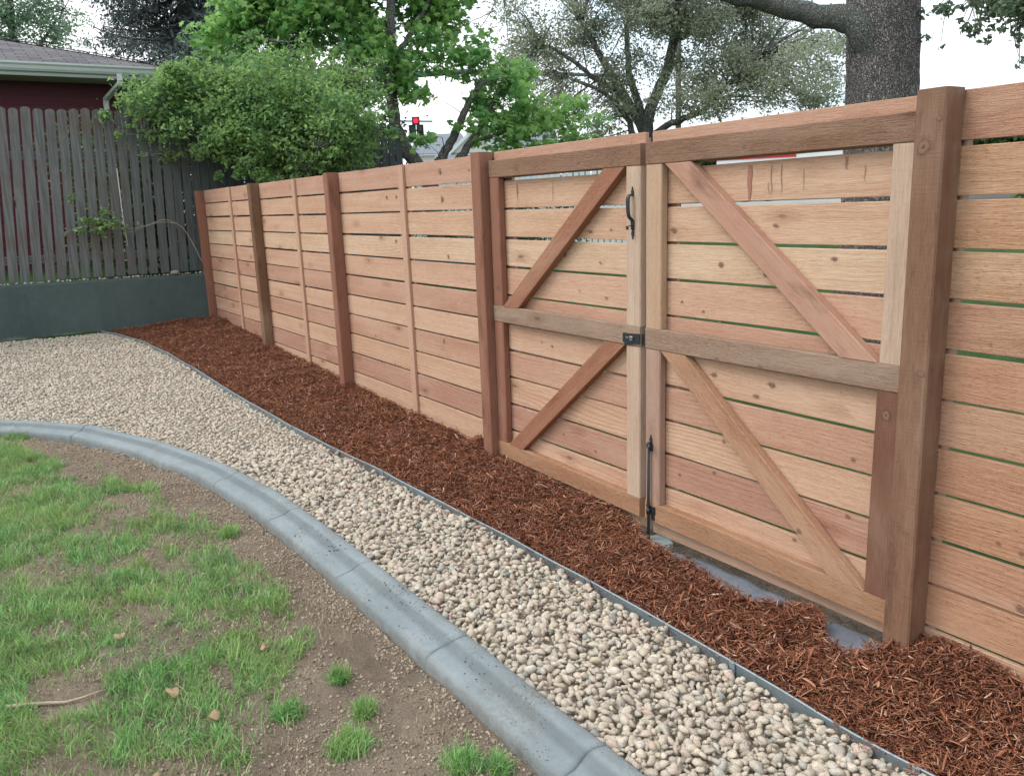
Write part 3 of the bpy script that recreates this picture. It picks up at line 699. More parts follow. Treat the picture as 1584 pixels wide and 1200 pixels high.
# landscape fabric lip, concrete footings
M_FAB = simple('landscape_fabric', srgb(122, 128, 138), .5, .4, 0, .8, 10, .6, 45)
def fabric(x0, x1, yb, yf, zb_, zf_, label, seed):
    xs_ = np.linspace(x0, x1, 60); V = []
    for xx in xs_:
        s_ = (xx-x0)/(x1-x0); tp = min(1, s_*6, (1-s_)*8+.3)
        yb_ = float(np.interp(xx, *yb)); yf_ = float(np.interp(xx, *yf))
        for q in range(9):
            f = q/8; yy = yf_+(yb_-yf_)*f*1; zz = float(np.interp(xx, *zf_))*(1-f)+float(np.interp(xx, *zb_))*f+.010*sin(f*pi)+(float(vnoise(xx, yy, .09, seed))-.5)*.014
            V.append((xx, yy, zz))
    i = (np.arange(59)[:, None]*9+np.arange(8)).ravel()
    o = npmesh('landscape_fabric', V, [np.stack([i, i+9, i+10, i+1], 1)], M_FAB, None, True, uv=np.array(V)[:, :2])
    o.modifiers.new('s', 'SOLIDIFY').thickness = .0015
    return tag(o, label, 'landscape fabric')
fabric(1.14, 1.93, ([1.14,1.3,1.5,1.7,1.93], [-.045,-.018,-.012,-.02,-.02]), ([1.14,1.3,1.5,1.7,1.93], [-.19,-.22,-.24,-.25,-.22]), ([1.14,1.93], [.022,.018]), ([1.14,1.93], [.020,.008]), 'longer strip of grey landscape fabric below the right gate leaf', 3)
fabric(1.955, 2.24, ([1.95,2.1,2.24], [-.025,-.02,-.05]), ([1.95,2.24], [-.30,-.30]), ([1.95,2.24], [.016,.010]), ([1.95,2.24], [.004,.0]), 'short piece of grey landscape fabric exposed at the foot of the big gate post', 6)
M_CONC = simple('concrete', srgb(142, 152, 150), .9, .2, 0, .4, 20, .4)
def slab(pts, z0, z1, label, seed):
    mb = MB(); n = len(pts); rs = np.random.RandomState(seed); A = []
    mb.prism([(a, b, z0) for a, b in pts], (0, 0, z1-z0)); return tag(mb.build('concrete_footing', M_CONC), label, 'footing')
slab([(.955,-.075),(.975,-.12),(1.03,-.11),(1.085,-.05),(1.10,.0),(1.04,.035),(.98,.02)], -.06, .026, 'broken-edged lump of pale concrete around the foot of the drop rod', 1)
slab([(.40,-.075),(.47,-.085),(.545,-.05),(.60,-.0),(.58,.045),(.5,.03),(.42,-.0)], -.06, .036, 'pale concrete patch half buried under the left gate leaf', 2)
slab([(-.16,-.02),(-.08,-.05),(.10,-.045),(.2,-.02),(.16,.05),(-.1,.06)], -.06, .052, 'concrete footing next to the reddish gate post', 3)

# ------------------------------------------------------------------ cedar fence
BW, PITCH, BT = .1397, .1524, .019
def boards(mb, x0, x1, zt, rows, zmin=None, y=0., wob=.0022, tilt=.0026):
    for k in range(rows):
        z1 = zt-k*PITCH; z0 = z1-BW
        if zmin is not None and z0 < zmin: z0 = zmin
        if z1-z0 < .02: continue
        a, b = (RS.rand(2)-.5)*tilt*2; yy = y+BT/2+(RS.rand()-.5)*.002; zc = (z0+z1)/2
        mb.beam((x0, yy, zc+a), (x1, yy, zc+b), z1-z0, BT, (0, 0, 1), seg=6, ch=.0018, wob=wob)
def post(mb, x1, zb, zt, w=.089, y0=-.089, y1=0., ch=.005, lean=0.):
    mb.beam((x1-w/2-lean, (y0+y1)/2, zb), (x1-w/2+lean, (y0+y1)/2, zt), w, y1-y0, (1, 0, 0), seg=6, ch=ch, wob=.001)
F1 = empty('slat_fence', (-3.4, 0, .1), 'long cedar fence of horizontal slats running from the dark wall to the gate', 'fence')
PX = [-6.612, -4.487, -2.483, -.280]
for k, (px, mat) in enumerate(zip(PX, (W_RED, W_BROWN, W_RED, W_RED))):
    mb = MB(); post(mb, px, -.15, 1.803-(.004 if k == 0 else 0), .0925); mb.build('post', mat, F1)
    mb = MB(); post(mb, px+.006, -.15, 1.79, .089, BT+.001, BT+.039); mb.build('backing_post', W_RED, F1)
for px in (-5.4715, -3.444, -1.357):
    mb = MB(); mb.beam((px-.032, -.0095, -.1), (px-.032, -.0095, 1.797), .064 if px < -5 else .070, .0185, (1, 0, 0), seg=5, ch=.0015)
    mb.build('batten', W_BATTEN, F1)
    mb = MB(); mb.beam((px-.038, BT+.0105, -.1), (px-.038, BT+.0105, 1.785), .070, .019, (1, 0, 0), seg=3, ch=.0015); mb.build('backing_batten', W_BATTEN, F1)
for k in range(3):
    mb = MB(); boards(mb, PX[k]-.045, PX[k+1]-.048, 1.7985, 13 if k == 2 else 12); mb.build('slat_panel', W_BOARD, F1)
F2 = empty('slat_fence', (2.9, 0, 0), 'near piece of cedar slat fence at the right, starting at the big gate post', 'fence')
mb = MB(); post(mb, 2.2778, -.15, 1.808, .0925, -.0945, 0, .0055, .001); mb.build('post', W_P5, F2)
mb = MB(); post(mb, 2.280, -.15, 1.79, .0925, BT+.001, BT+.041); mb.build('backing_post', W_STILET, F2)
mb = MB(); boards(mb, 2.232, 4.55, 1.800, 12); mb.build('slat_panel', W_BOARD2, F2)
mb = MB(); post(mb, 4.60, -.15, 1.803); mb.build('post', W_RED, F2)
mb = MB(); mb.beam((3.45, -.0095, -.1), (3.45, -.0095, 1.797), .064, .019, (1, 0, 0), ch=.0015); mb.build('batten', W_BATTEN, F2)
# screw heads
def screws(pts, parent, r=.0032, yy=-.0905):
    for (x, z) in pts:
        mb = MB(); mb.tube([(x, yy+.0012, z), (x, yy-.0006, z)], r, 8); mb.build('screw', M_SCREWD, parent)
M_SCREWD = simple('dark_screw', (.05, .04, .035, 1), .4, .4, .6)
pts = []
for px in (-1.357,):
    for k in range(12): pts.append((px-.035+(RS.rand()-.5)*.012, 1.7985-k*PITCH-.05-RS.rand()*.03))
screws(pts, F1, .0028, -.0190)

# ------------------------------------------------------------------ double gate
YF = -.041; FT = .038; H = .089; YM = YF+FT/2
ZT, ZM = 1.7556, .9868
def beamxz(mb, x0, z0, x1, z1, w, cut=None, seg=6, ch=.003, y=YM, t=FT):
    a = np.array([x1-x0, 0, z1-z0.__float__() if hasattr(z0, '__float__') else z1-z0]); L = np.linalg.norm(a); a = a/L
    if abs(a[2]) < .5 and cut is None: wd = np.array([0, 0, 1.]); c0 = 0
    else:
        wd = np.array([a[2], 0, -a[0]]); c0 = 0 if cut is None else -wd[2]/a[2]
    mb.beam((x0, y, z0), (x1, y, z1), w, t, wd, seg=seg, ch=ch, cut0=c0, cut1=c0, wob=.0008)
def leaf(label, x0, x1, zbl, zbr, braces, stiles, brz, lean, board_mat, zb_board, rail_mats):
    """x0..x1 outer frame; zbl, zbr top of the bottom rail at both ends"""
    L = empty('gate_leaf', ((x0+x1)/2, 0, .1), label, 'gate', 'the two leaves of the cedar double gate')
    for (za, zb_, m, dx) in ((ZT, ZT, rail_mats[0], lean), (ZM, ZM, rail_mats[1], 0), (zbl, zbr, rail_mats[2], -lean)):
        mb = MB(); beamxz(mb, x0+dx, za-H/2, x1+dx, zb_-H/2, H); mb.build('rail', m, L)
    for (xc0, xc1, up, m) in stiles:
        zlo = ZM+.001 if up else np.interp((xc0+xc1)/2, [x0, x1], [zbl, zbr])+.001; zhi = ZT-H-.001 if up else ZM-H-.001
        dl = lean*(.15 if up else -.9); dh = lean*(.9 if up else -.1)
        mb = MB(); mb.beam(((xc0+xc1)/2+dl, YM+.0008, zlo), ((xc0+xc1)/2+dh, YM+.0008, zhi), xc1-xc0, FT, (1, 0, 0), seg=6, ch=.0045, wob=.0012); mb.build('stile', m, L)
    for (xb, zb_, xt, zt_, m) in braces:
        mb = MB(); beamxz(mb, xb, zb_, xt, zt_, H, cut=True, ch=.0025, y=YM-.0012); mb.build('brace', m, L)
    mb = MB(); boards(mb, x0+.004, x1-.004, 1.800, 12, zb_board); mb.build('slat_panel', board_mat, L)
    for xc in brz:
        mb = MB(); mb.beam((xc, BT+.011, .10), (xc, BT+.011, 1.78), .10, .019, (1, 0, 0), seg=3, ch=.0015); mb.build('backing_board', W_STILET, L)
    return L
xl0, xl1 = -.272, .9325
GL = leaf('left leaf of the double gate, with the black pull handle', xl0, xl1, .212, .197,
  [(-.098, ZM+.001, .770, ZT-H-.001, W_BRACER), (-.095, .212, .762, ZM-H-.001, W_BRACER)],
  [(xl0, xl0+.089, True, W_RED), (xl0, xl0+.089, False, W_RED), (xl1-.092, xl1, True, W_STILEW), (xl1-.092, xl1, False, W_STILEW)],
  (-.185, .87), .009, W_BOARD, .048, (W_RAILTOP, W_RAILMID, W_RAILBOT))
xr0, xr1 = .968, 2.168
GR = leaf('right leaf of the double gate, with the black drop rod', xr0, xr1, .201, .186,
  [(2.003, ZM+.001, 1.158, ZT-H-.001, W_BRACEP), (2.005, .188, 1.132, ZM-H-.001, W_BRACET)],
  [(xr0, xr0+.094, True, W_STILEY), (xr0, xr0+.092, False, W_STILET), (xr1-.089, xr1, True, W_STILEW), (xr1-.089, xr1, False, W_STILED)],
  (1.045, 2.13), .007, W_BOARD, .040, (W_RAILTOP, W_RAILMID, W_RAILBOT))

# red sap stain streaks on the top slat of the right leaf
M_SAP = simple('red_sap_stain', srgb(166, 116, 100), .8, .2, 0, .7, 90)
M_SAP2 = simple('faint_sap_stain', srgb(160, 122, 106), .85, .2, 0, .6, 60)
def stain(x, z0, z1, w, m, nm='sap_stain', parent=None):
    n = 14; V = []
    for k in range(n):
        f = k/(n-1); ww = w*(.55+.6*vnoise(f*9, x, 1., 3))*(1-.7*f**3)*.5; xx = x+(vnoise(f*4, x*5, 1., 9)-.5)*.006
        V += [(xx-ww, -.0034, z0+(z1-z0)*f), (xx+ww, -.0034, z0+(z1-z0)*f)]
    V = np.array(V, dtype=float); i = np.arange(n-1)*2
    return npmesh(nm, V, [np.stack([i, i+1, i+3, i+2], 1)], m, parent)
stain(1.496, 1.636, 1.512, .024, M_SAP, 'sap_stain', GR)
for (x, a, b, w) in ((1.595, 1.63, 1.525, .004), (1.583, 1.57, 1.53, .003), (1.64, 1.63, 1.53, .0035), (1.90, 1.642, 1.60, .010), (1.735, 1.61, 1.535, .0025), (1.97, 1.61, 1.56, .003)):
    stain(x, a, b, w, M_SAP2, 'sap_stain', GR)
stain(-.055, 1.628, 1.55, .009, M_SAP2, 'sap_stain', GL); stain(.26, 1.63, 1.53, .004, M_SAP2, 'sap_stain', GL)

# visible knots (each a thin disc of knot wood set into the face)
t = NT('knot_wood'); uv = t.uv(); sx = t.n('ShaderNodeSeparateXYZ'); t.l(uv, sx.inputs[0])
rr = t.math('SQRT', t.math('ADD', t.math('MULTIPLY', sx.outputs[0], sx.outputs[0]), t.math('MULTIPLY', sx.outputs[1], sx.outputs[1])))
nz_ = t.noise(t.pos(), 160., 3, .6); ph = t.math('ADD', t.math('MULTIPLY', rr, 44.), t.math('MULTIPLY', nz_, 7.))
c = t.mix(t.math('ADD', t.math('MULTIPLY', t.math('SINE', ph), .35), .5), srgb(124, 92, 76), srgb(150, 118, 100))
c = t.mix(t.mr(t.math('ADD', rr, t.math('MULTIPLY', nz_, .5)), .55, .75, 0, .4), c, srgb(84, 60, 50), 'MIX')
c = t.mix(t.mr(t.math('ADD', rr, t.math('MULTIPLY', nz_, .4)), .46, .24, 0, .8), c, srgb(78, 54, 44), 'MIX')
bs_ = t.n('ShaderNodeBsdfPrincipled'); t.l(c, bs_.inputs['Base Color']); bs_.inputs['Roughness'].default_value = .8; bs_.inputs['Specular IOR Level'].default_value = .2
tr_ = t.n('ShaderNodeBsdfTransparent'); mxk = t.n('ShaderNodeMixShader')
r2 = t.math('ADD', rr, t.math('MULTIPLY', t.math('SUBTRACT', t.noise(t.pos(), 70., 3, .6), .5), .5))
t.l(t.math('ADD', t.math('MULTIPLY', t.mr(r2, .62, .42), .62), t.math('MULTIPLY', t.mr(r2, .95, .3), .30)), mxk.inputs[0]); t.l(tr_.outputs[0], mxk.inputs[1]); t.l(bs_.outputs[0], mxk.inputs[2]); t.l(mxk.outputs[0], t.out.inputs[0]); M_KNOT = t.m
def knot(x, z, rx, rz, y, parent, seed, sidex=None):
    n = 22; rs = np.random.RandomState(seed); rx *= 2.0; rz *= 1.7; an = np.linspace(0, 2*pi, n, endpoint=False)
    w = 1+.10*np.sin(an*2+rs.rand()*6)+.06*np.sin(an*3+rs.rand()*6); a = w*np.cos(an)*rx; b = w*np.sin(an)*rz
    if sidex is None: V = np.stack([x+a, np.full(n, y-.0005), z+b], 1); cc = [[x, y-.0009, z]]
    else: V = np.stack([np.full(n, sidex+.0005), y+a, z+b], 1); cc = [[sidex+.0009, y, z]]
    i = np.arange(n); uvk = np.r_[np.stack([np.cos(an), np.sin(an)], 1), [[0, 0]]]
    return npmesh('knot', np.r_[V, cc], [np.stack([i, (i+1) % n, np.full(n, n)], 1)], M_KNOT, parent, True, uvk)
K5 = -.0952
for q, (x, z, rx, rz) in enumerate([(2.220, 1.648, .019, .022), (2.262, 1.722, .007, .008), (2.258, .985, .009, .010), (2.200, .70, .004, .005), (2.245, .47, .007, .006)]): knot(x, z, rx, rz, K5, F2, 200+q)
for q, (x, z, rx, rz) in enumerate([(1.02, 1.505, .0, .0), (1.10, 1.40, .014, .011), (1.62, 1.42, .010, .006), (1.36, 1.27, .012, .009), (1.58, 1.24, .008, .006), (1.66, 1.235, .006, .005), (1.15, 1.11, .006, .005), (1.27, 1.08, .007, .005), (1.36, 1.045, .006, .004), (1.33, .83, .012, .008), (1.62, .835, .015, .009), (1.98, .63, .007, .006), (1.97, .42, .008, .006), (1.34, .42, .008, .006), (1.75, .26, .008, .005), (1.87, 1.31, .011, .006), (1.55, .78, .011, .007), (1.14, .36, .006, .005)]):
    if rx: knot(x, z, rx, rz, -.0030, GR, 220+q)
for q, (x, z, rx, rz) in enumerate([(.55, 1.39, .011, .008), (.70, 1.40, .007, .005), (.35, 1.28, .009, .014), (.62, 1.25, .007, .005), (.46, 1.11, .005, .004), (.66, 1.09, .008, .005), (.22, .81, .008, .006), (.48, .66, .006, .006), (.30, .36, .006, .005), (.56, .33, .007, .005), (.13, .82, .005, .004)]): knot(x, z, rx, rz, -.0030, GL, 240+q)
for q, (x, z, rx, rz) in enumerate([(-.54, 1.72, .006, .005), (-.56, 1.68, .004, .003), (-.50, 1.57, .006, .004), (-.88, 1.73, .012, .016), (-.87, 1.57, .014, .016), (-.83, 1.23, .010, .012), (-1.50, 1.60, .010, .012), (-1.65, 1.60, .009, .012), (-1.55, 1.31, .012, .010), (-.95, .70, .008, .015), (-.60, 1.10, .005, .004), (-2.9, .9, .008, .006), (-2.0, .62, .008, .006), (-1.7, .45, .007, .006)]): knot(x, z, rx, rz, -.0030, F1, 260+q)
for q, (x, z, rx, rz) in enumerate([(2.55, .48, .009, .007), (2.75, .40, .007, .006), (2.48, .49, .006, .005), (2.56, .31, .012, .010), (2.90, .30, .008, .006), (2.62, .16, .007, .016)]): knot(x, z, rx, rz, -.0030, F2, 280+q)
knot(1.60, .905, .008, .008, YF-.0014, GR, 300); knot(2.118, .82, .012, .020, YF+.0006, GR, 301); knot(1.385, .905, .008, .008, YF-.0001, GR, 302); knot(1.50, 1.70, .008, .006, YF-.0001, GR, 303)
knot(.0, 1.705, .015, .012, YF-.0001, GL, 304); knot(.52, 1.70, .008, .006, YF-.0001, GL, 305); knot(.985, 1.70, .008, .007, YF-.0001, GR, 306); knot(-.215, 1.08, .011, .012, YF+.0006, GL, 307); knot(-.2, .25, .010, .014, YF+.0006, GL, 308)
knot(1.43, .58, .010, .010, YF-.0014, GR, 310); knot(1.80, .32, .009, .009, YF-.0014, GR, 311)

# pull handle on the left leaf
hx, hy = .893, YF-.0008
mb = MB()
def spear(mb, x, z0, z1, yy=hy, w=.011):
    """pointed spade finial as a thick plate"""
    s = 1 if z1 > z0 else -1; L = abs(z1-z0)
    out = [(-.35, 0), (-.55, .18), (-.95, .34), (-.9, .52), (-.42, .66), (-.30, .74), (-.36, .80), (0, 1), (.36, .80), (.30, .74), (.42, .66), (.9, .52), (.95, .34), (.55, .18), (.35, 0)]
    P = [(x+a*w*.5*1.0, yy, z0+s*b*L) for a, b in out]
    if s < 0: P = P[::-1]
    mb.prism(P, (0, -.0035, 0))
pts = [(hx, hy-.002, 1.548), (hx-.001, hy-.012, 1.549), (hx-.002, hy-.034, 1.5475), (hx-.003, hy-.046, 1.540), (hx-.003, hy-.0500, 1.526), (hx-.002, hy-.051, 1.50), (hx-.001, hy-.050, 1.475), (hx, hy-.045, 1.458), (hx+.001, hy-.030, 1.449), (hx+.001, hy-.013, 1.446), (hx+.001, hy-.006, 1.438), (hx+.001, hy-.005, 1.42), (hx+.001, hy-.004, 1.403)]
pts = [(a, hy+(b-hy)*.50, c) for a, b, c in pts]
mb = MB(); sp, _ = spline(pts, 40); V = []; prof2 = [(-.0092, -.002), (-.0075, -.0042), (.0075, -.0042), (.0092, -.002), (.0092, .002), (.0075, .0042), (-.0075, .0042), (-.0092, .002)]
for k in range(len(sp)):
    d = sp[min(k+1, 39)]-sp[max(k-1, 0)]; d /= np.linalg.norm(d); xx = np.array([1., 0, 0]); n_ = np.cross(d, xx); b = len(mb.v)
    for (a, c_) in prof2: mb.v.append(tuple(sp[k]+xx*a+n_*c_))
    if k:
        for q in range(8): r_ = (q+1) % 8; mb.face((b-8+q, b-8+r_, b+r_, b+q), [(0, 0)]*4, True)
mb.face(tuple(range(8)), [(0, 0)]*8); mb.face(tuple(range(len(mb.v)-8, len(mb.v))), [(0, 0)]*8)
hp = mb.build('pull_handle', M_BLACK, GL)
for za, zb_ in ((1.5445, 1.583), (1.403, 1.361)):
    mb = MB(); spear(mb, hx, za, zb_, w=.016); mb.build('mounting_plate', M_BLACK, hp)
mb = MB(); mb.beam((hx, hy-.004, 1.4215), (hx-.001, hy-.037, 1.4165), .012, .0028, (1, 0, 0), ch=.001)
mb.tube([(hx-.001, hy-.030, 1.415), (hx-.001, hy-.031, 1.404)], [.0068, .0052], 12); mb.build('thumb_latch', M_BLACK, hp)

# gravity latch plate at the mid rail
lx0, lx1 = .826, .938
mb = MB()
out = [(.826, .949), (.832, .952), (.885, .9525), (.935, .957), (.9385, .957), (.9385, .911), (.90, .909), (.842, .8985), (.8365, .903), (.8365, .910), (.826, .910)]
mb.prism([(a, YF-.003, b) for a, b in out], (0, -.004, 0))
lp = mb.build('latch_plate', M_BLACK, GL)
mb = MB(); mb.box((.889, YF-.009, .932), (.020, .010, .020), .002); mb.tube([(.852, YF-.006, .934), (.852, YF-.010, .934)], .004, 10); mb.tube([(.862, YF-.006, .932), (.862, YF-.011, .932)], .0045, 10)
mb.build('latch_bolts', M_SCREW, lp)
mb = MB(); mb.box((.958, YF+.008, .932), (.040, .004, .05), .001); mb.build('strike_bar', M_BLACK, lp)

# drop rod on the right leaf
rx, ry = .998, YF-.013
mb = MB(); mb.tube([(rx+.001, ry, .470), (rx, ry, .18), (rx+.001, ry, .018), (rx+.001, ry, -.03)], .0068, 12)
rod = mb.build('drop_rod', M_BLACK, GR)
mb = MB(); mb.tube([(rx, ry, .462), (rx, ry, .476), (rx+.012, ry-.006, .475), (rx+.040, ry-.026, .471)], .0072, 12)
mb.sphere((rx+.002, ry, .474), .0105); mb.build('crank_grip', M_BLACK, rod)
mb = MB(); mb.box((rx+.006, YF-.0025, .462), (.020, .004, .036), .001); spear(mb, rx+.006, .477, .517, YF-.0008, .016); mb.tube([(rx-.010, ry, .457), (rx+.012, ry, .457)], .004, 6)
mb.build('upper_bracket', M_BLACK, GR)
mb = MB(); mb.box((rx+.012, YF-.003, .168), (.040, .0045, .036), .001); mb.tube([(rx, ry, .178), (rx, ry, .150)], .0098, 12); mb.box((rx+.018, YF-.0025, .137), (.020, .0035, .030), .001)
mb.box((rx-.012, YF-.004, .182), (.020, .006, .008), .001)
mb.build('lower_bracket', M_BLACK, GR)

# ------------------------------------------------------------------ retaining wall
t = NT('slate_render'); p = t.pos(); sx = t.n('ShaderNodeSeparateXYZ'); t.l(p, sx.inputs[0])
c = t.mix(t.mr(t.noise(p, 1.3, 4, .6), .3, .7), srgb(68, 82, 80), srgb(78, 92, 90))
c = t.mix(t.mr(t.noise(p, 9., 4, .6), .45, .7, 0, .25), c, srgb(92, 104, 104), 'MIX')
hgt = t.math('ADD', sx.outputs[2], t.math('MULTIPLY', t.noise(p, 5., 4, .7), -.22))
c = t.mix(t.math('MULTIPLY', t.mr(hgt, .205, .15, 0, 1), t.mr(sx.outputs[1], -.55, -1.1)), c, srgb(140, 142, 136), 'MIX')
c = t.mix(t.math('MULTIPLY', t.mr(t.noise(t.maps(p, (1, 3, .35)), 2.2, 4, .6), .50, .7), .35), c, srgb(58, 68, 68), 'MIX')
M_WALL = t.done(c, .8, t.bump(t.noise(p, 30., 5, .7), .7, .015), .25)
mb = MB(); mb.prism([(-6.652, -6.0, -.2), (-6.652, .012, -.2), (-6.652, .012, .846), (-6.652, -6.0, .93)], (-.19, 0, 0))
rw = tag(mb.build('retaining_wall', M_WALL), 'low dark slate-coloured rendered wall below the old picket fence', 'wall')
bv = rw.modifiers.new('b', 'BEVEL'); bv.width = .012; bv.segments = 2
mb = MB(); mb.prism([(-6.70, .014, -.2), (-6.70, 4.5, -.2), (-6.70, 4.5, .80), (-6.70, .014, .84)], (-.14, 0, 0)); o = mb.build('retaining_wall', M_WALL)
tag(o, 'continuation of the dark low wall hidden behind the cedar fence', 'wall')
# rubble on top of the wall
x = RS.uniform(-6.87, -6.70, 500); y = RS.uniform(-5, .3, 500)
S = .004+.018*RS.rand(500)**3
tag(scatter_blobs('wall_top_gravel', np.stack([x, y, .853-.0135*(y)+S*.3], 1), S, M_PEB, 1, .7, 6, 12), 'loose small stones lying on top of the dark wall', 'gravel', kind='stuff')
mb = MB(); mb.sphere((-6.735, -.40, .885), .045, (1, 1.2, .6), 10, 6); o = mb.build('loose_stone', simple('loose_stone', srgb(150, 140, 128), .9, .2, 0, .5, 30, .5, 50)); tag(o, 'single larger pale stone on top of the dark wall near the corner', 'stone')

# ------------------------------------------------------------------ old picket fence
t = NT('old_grey_wood'); uv = t.uv(); isl = t.island(); p = t.pos()
c = t.ramp(isl, [(0, srgb(90, 95, 97)), (.4, srgb(104, 107, 106)), (.75, srgb(118, 118, 114)), (1, srgb(128, 120, 111))])
c = t.mix(t.mr(t.noise(t.maps(uv, (2, 45, 1)), 1., 4, .65), .4, .7, 0, .7), c, srgb(58, 60, 62), 'MIX')
c = t.mix(t.mr(t.noise(p, 2.4, 4, .6), .5, .68, 0, .55), c, srgb(98, 82, 72), 'MIX')
vo = t.n('ShaderNodeTexVoronoi'); t.l(t.maps(uv, (2.2, 8, 1)), vo.inputs['Vector']); vo.inputs['Scale'].default_value = 1
sc = t.n('ShaderNodeSeparateColor'); t.l(vo.outputs['Color'], sc.inputs[0])
c = t.mix(t.math('MULTIPLY', t.mr(vo.outputs['Distance'], .06, .12, .85, 0), t.math('GREATER_THAN', sc.outputs[0], .6)), c, srgb(42, 40, 38), 'MIX')
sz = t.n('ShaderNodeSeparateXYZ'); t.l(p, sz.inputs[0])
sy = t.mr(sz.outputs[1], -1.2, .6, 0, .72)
c = t.mix(sy, c, srgb(52, 60, 62), 'MIX')      # shrub's shade painted into the colour: boards darken towards the corner
M_OLD = t.done(c, .9, t.bump(t.noise(t.maps(uv, (5, 120, 1)), 1., 3, .6), .5, .004), .15)
PF = empty('picket_fence', (-6.9, -1, .87), 'old weathered grey picket fence with round-topped boards above the dark wall', 'fence')
yy = -5.2; k = 0
while yy < 2.72:
    w = .088+RS.rand()*.006; topz = 2.705-.022*max(0, yy+1)+(RS.rand()-.5)*.02; zb_ = .872-.006*yy+RS.rand()*.012
    ln = float(np.clip(.045-.022*(yy+.5), 0.0, .085))+(RS.rand()-.5)*.008
    if yy > 1.6: topz -= .02
    n = 7; th = .018; y0 = yy+ln*.0; Hh = topz-zb_; xo = -6.895+(RS.rand()-.5)*.006
    base = yy+ (topz-1.75)*0
    # tops sit at yy, feet shifted by the lean
    P = [(xo, yy-ln*Hh*.0-ln*Hh+0-w/2, zb_), (xo, yy-ln*Hh+w/2, zb_)]
    for q in range(n+1):
        a = pi*q/n; P.append((xo, yy+w/2*cos(a)*1.0, topz-.030+.030*sin(a)))
    mb = MB(); mb.prism([np.array(a) for a in P], (-th, 0, 0))
    # grain along the board: swap uv so u runs with the height
    uo, vo_ = RS.rand()*50, RS.rand()*50
    mb.uv = [[(mb.v[i][2]+uo, mb.v[i][1]+vo_+mb.v[i][0]) for i in f] for f in mb.f]
    mb.build('picket', M_OLD, PF)
    yy += (.1145 if yy < -.35 else .101)+(RS.rand()-.5)*.008; k += 1
for z in (1.12, 2.22):
    mb = MB(); mb.beam((-6.936, -5.2, z+.02), (-6.936, 2.7, z-.03), .089, .038, (0, 0, 1), seg=4); mb.build('rail', M_OLD, PF)
mb = MB(); mb.tube([(-6.862, -.853, 2.07), (-6.862, -.858, 1.6), (-6.855, -.848, 1.21)], .006, 6)
tag(mb.build('thin_stake', simple('pale_stake', srgb(190, 182, 170), .7)), 'thin pale stick leaning upright against the grey picket fence', 'stick')

# ------------------------------------------------------------------ trees
def bark(name, c0, c1, sc=6., str_=.8, dist=.02, fur=(1, 1, .18)):
    t = NT(name); p = t.maps(t.pos(), fur); n1 = t.noise(p, sc*4, 5, .65); 
    vo = t.n('ShaderNodeTexVoronoi', feature='DISTANCE_TO_EDGE'); 
    wv = t.n('ShaderNodeVectorMath', operation='ADD'); nzv = t.n('ShaderNodeTexNoise'); t.l(t.pos(), nzv.inputs['Vector']); nzv.inputs['Scale'].default_value = 16; nzv.inputs['Detail'].default_value = 4
    wsc = t.n('ShaderNodeVectorMath', operation='SCALE'); t.l(nzv.outputs['Color'], wsc.inputs[0]); wsc.inputs['Scale'].default_value = .07
    t.l(t.maps(t.pos(), (fur[0], fur[1], fur[2]*2)), wv.inputs[0]); t.l(wsc.outputs[0], wv.inputs[1]); t.l(wv.outputs[0], vo.inputs['Vector']); vo.inputs['Scale'].default_value = sc*5
    cr = t.mr(vo.outputs['Distance'], .0, .22)
    c = t.mix(n1, c0, c1); c = t.mix(cr, dim(c0, .42), c)
    c = t.mix(t.mr(t.noise(t.pos(), 3., 3, .6), .5, .7, 0, .35), c, (.16, .17, .14, 1), 'MIX')
    return t.done(c, .95, t.bump(t.math('ADD', cr, n1), str_, dist), .1)
def leafmat(name, cols, tr=.35, rough=.5, spec=.3, ns=1.2):
    t = NT(name); c = t.ramp(t.island(), [(i/(len(cols)-1), c) for i, c in enumerate(cols)])
    c = t.mix(t.mr(t.noise(t.pos(), ns, 3, .6), .42, .62, 0, .5), c, cols[-1], 'MIX')
    return t.done(c, rough, None, spec, transl=tr)
LEAF = {
 'oval': [(-.5, 0, 0), (-.2, .24, .05), (.2, .22, .05), (.5, 0, -.04), (.2, -.22, .05), (-.2, -.24, .05)],
 'slim': [(-.5, 0, 0), (0, .13, .04), (.5, 0, 0), (0, -.13, .04)],
 'maple': [(-.45, 0, 0), (-.30, .22, .02), (-.38, .48, -.03), (-.08, .36, .03), (.10, .52, -.04), (.14, .24, .03), (.55, 0, -.08), (.14, -.24, .03), (.10, -.52, -.04), (-.08, -.36, .03), (-.38, -.48, -.03), (-.30, -.22, .02)],
}
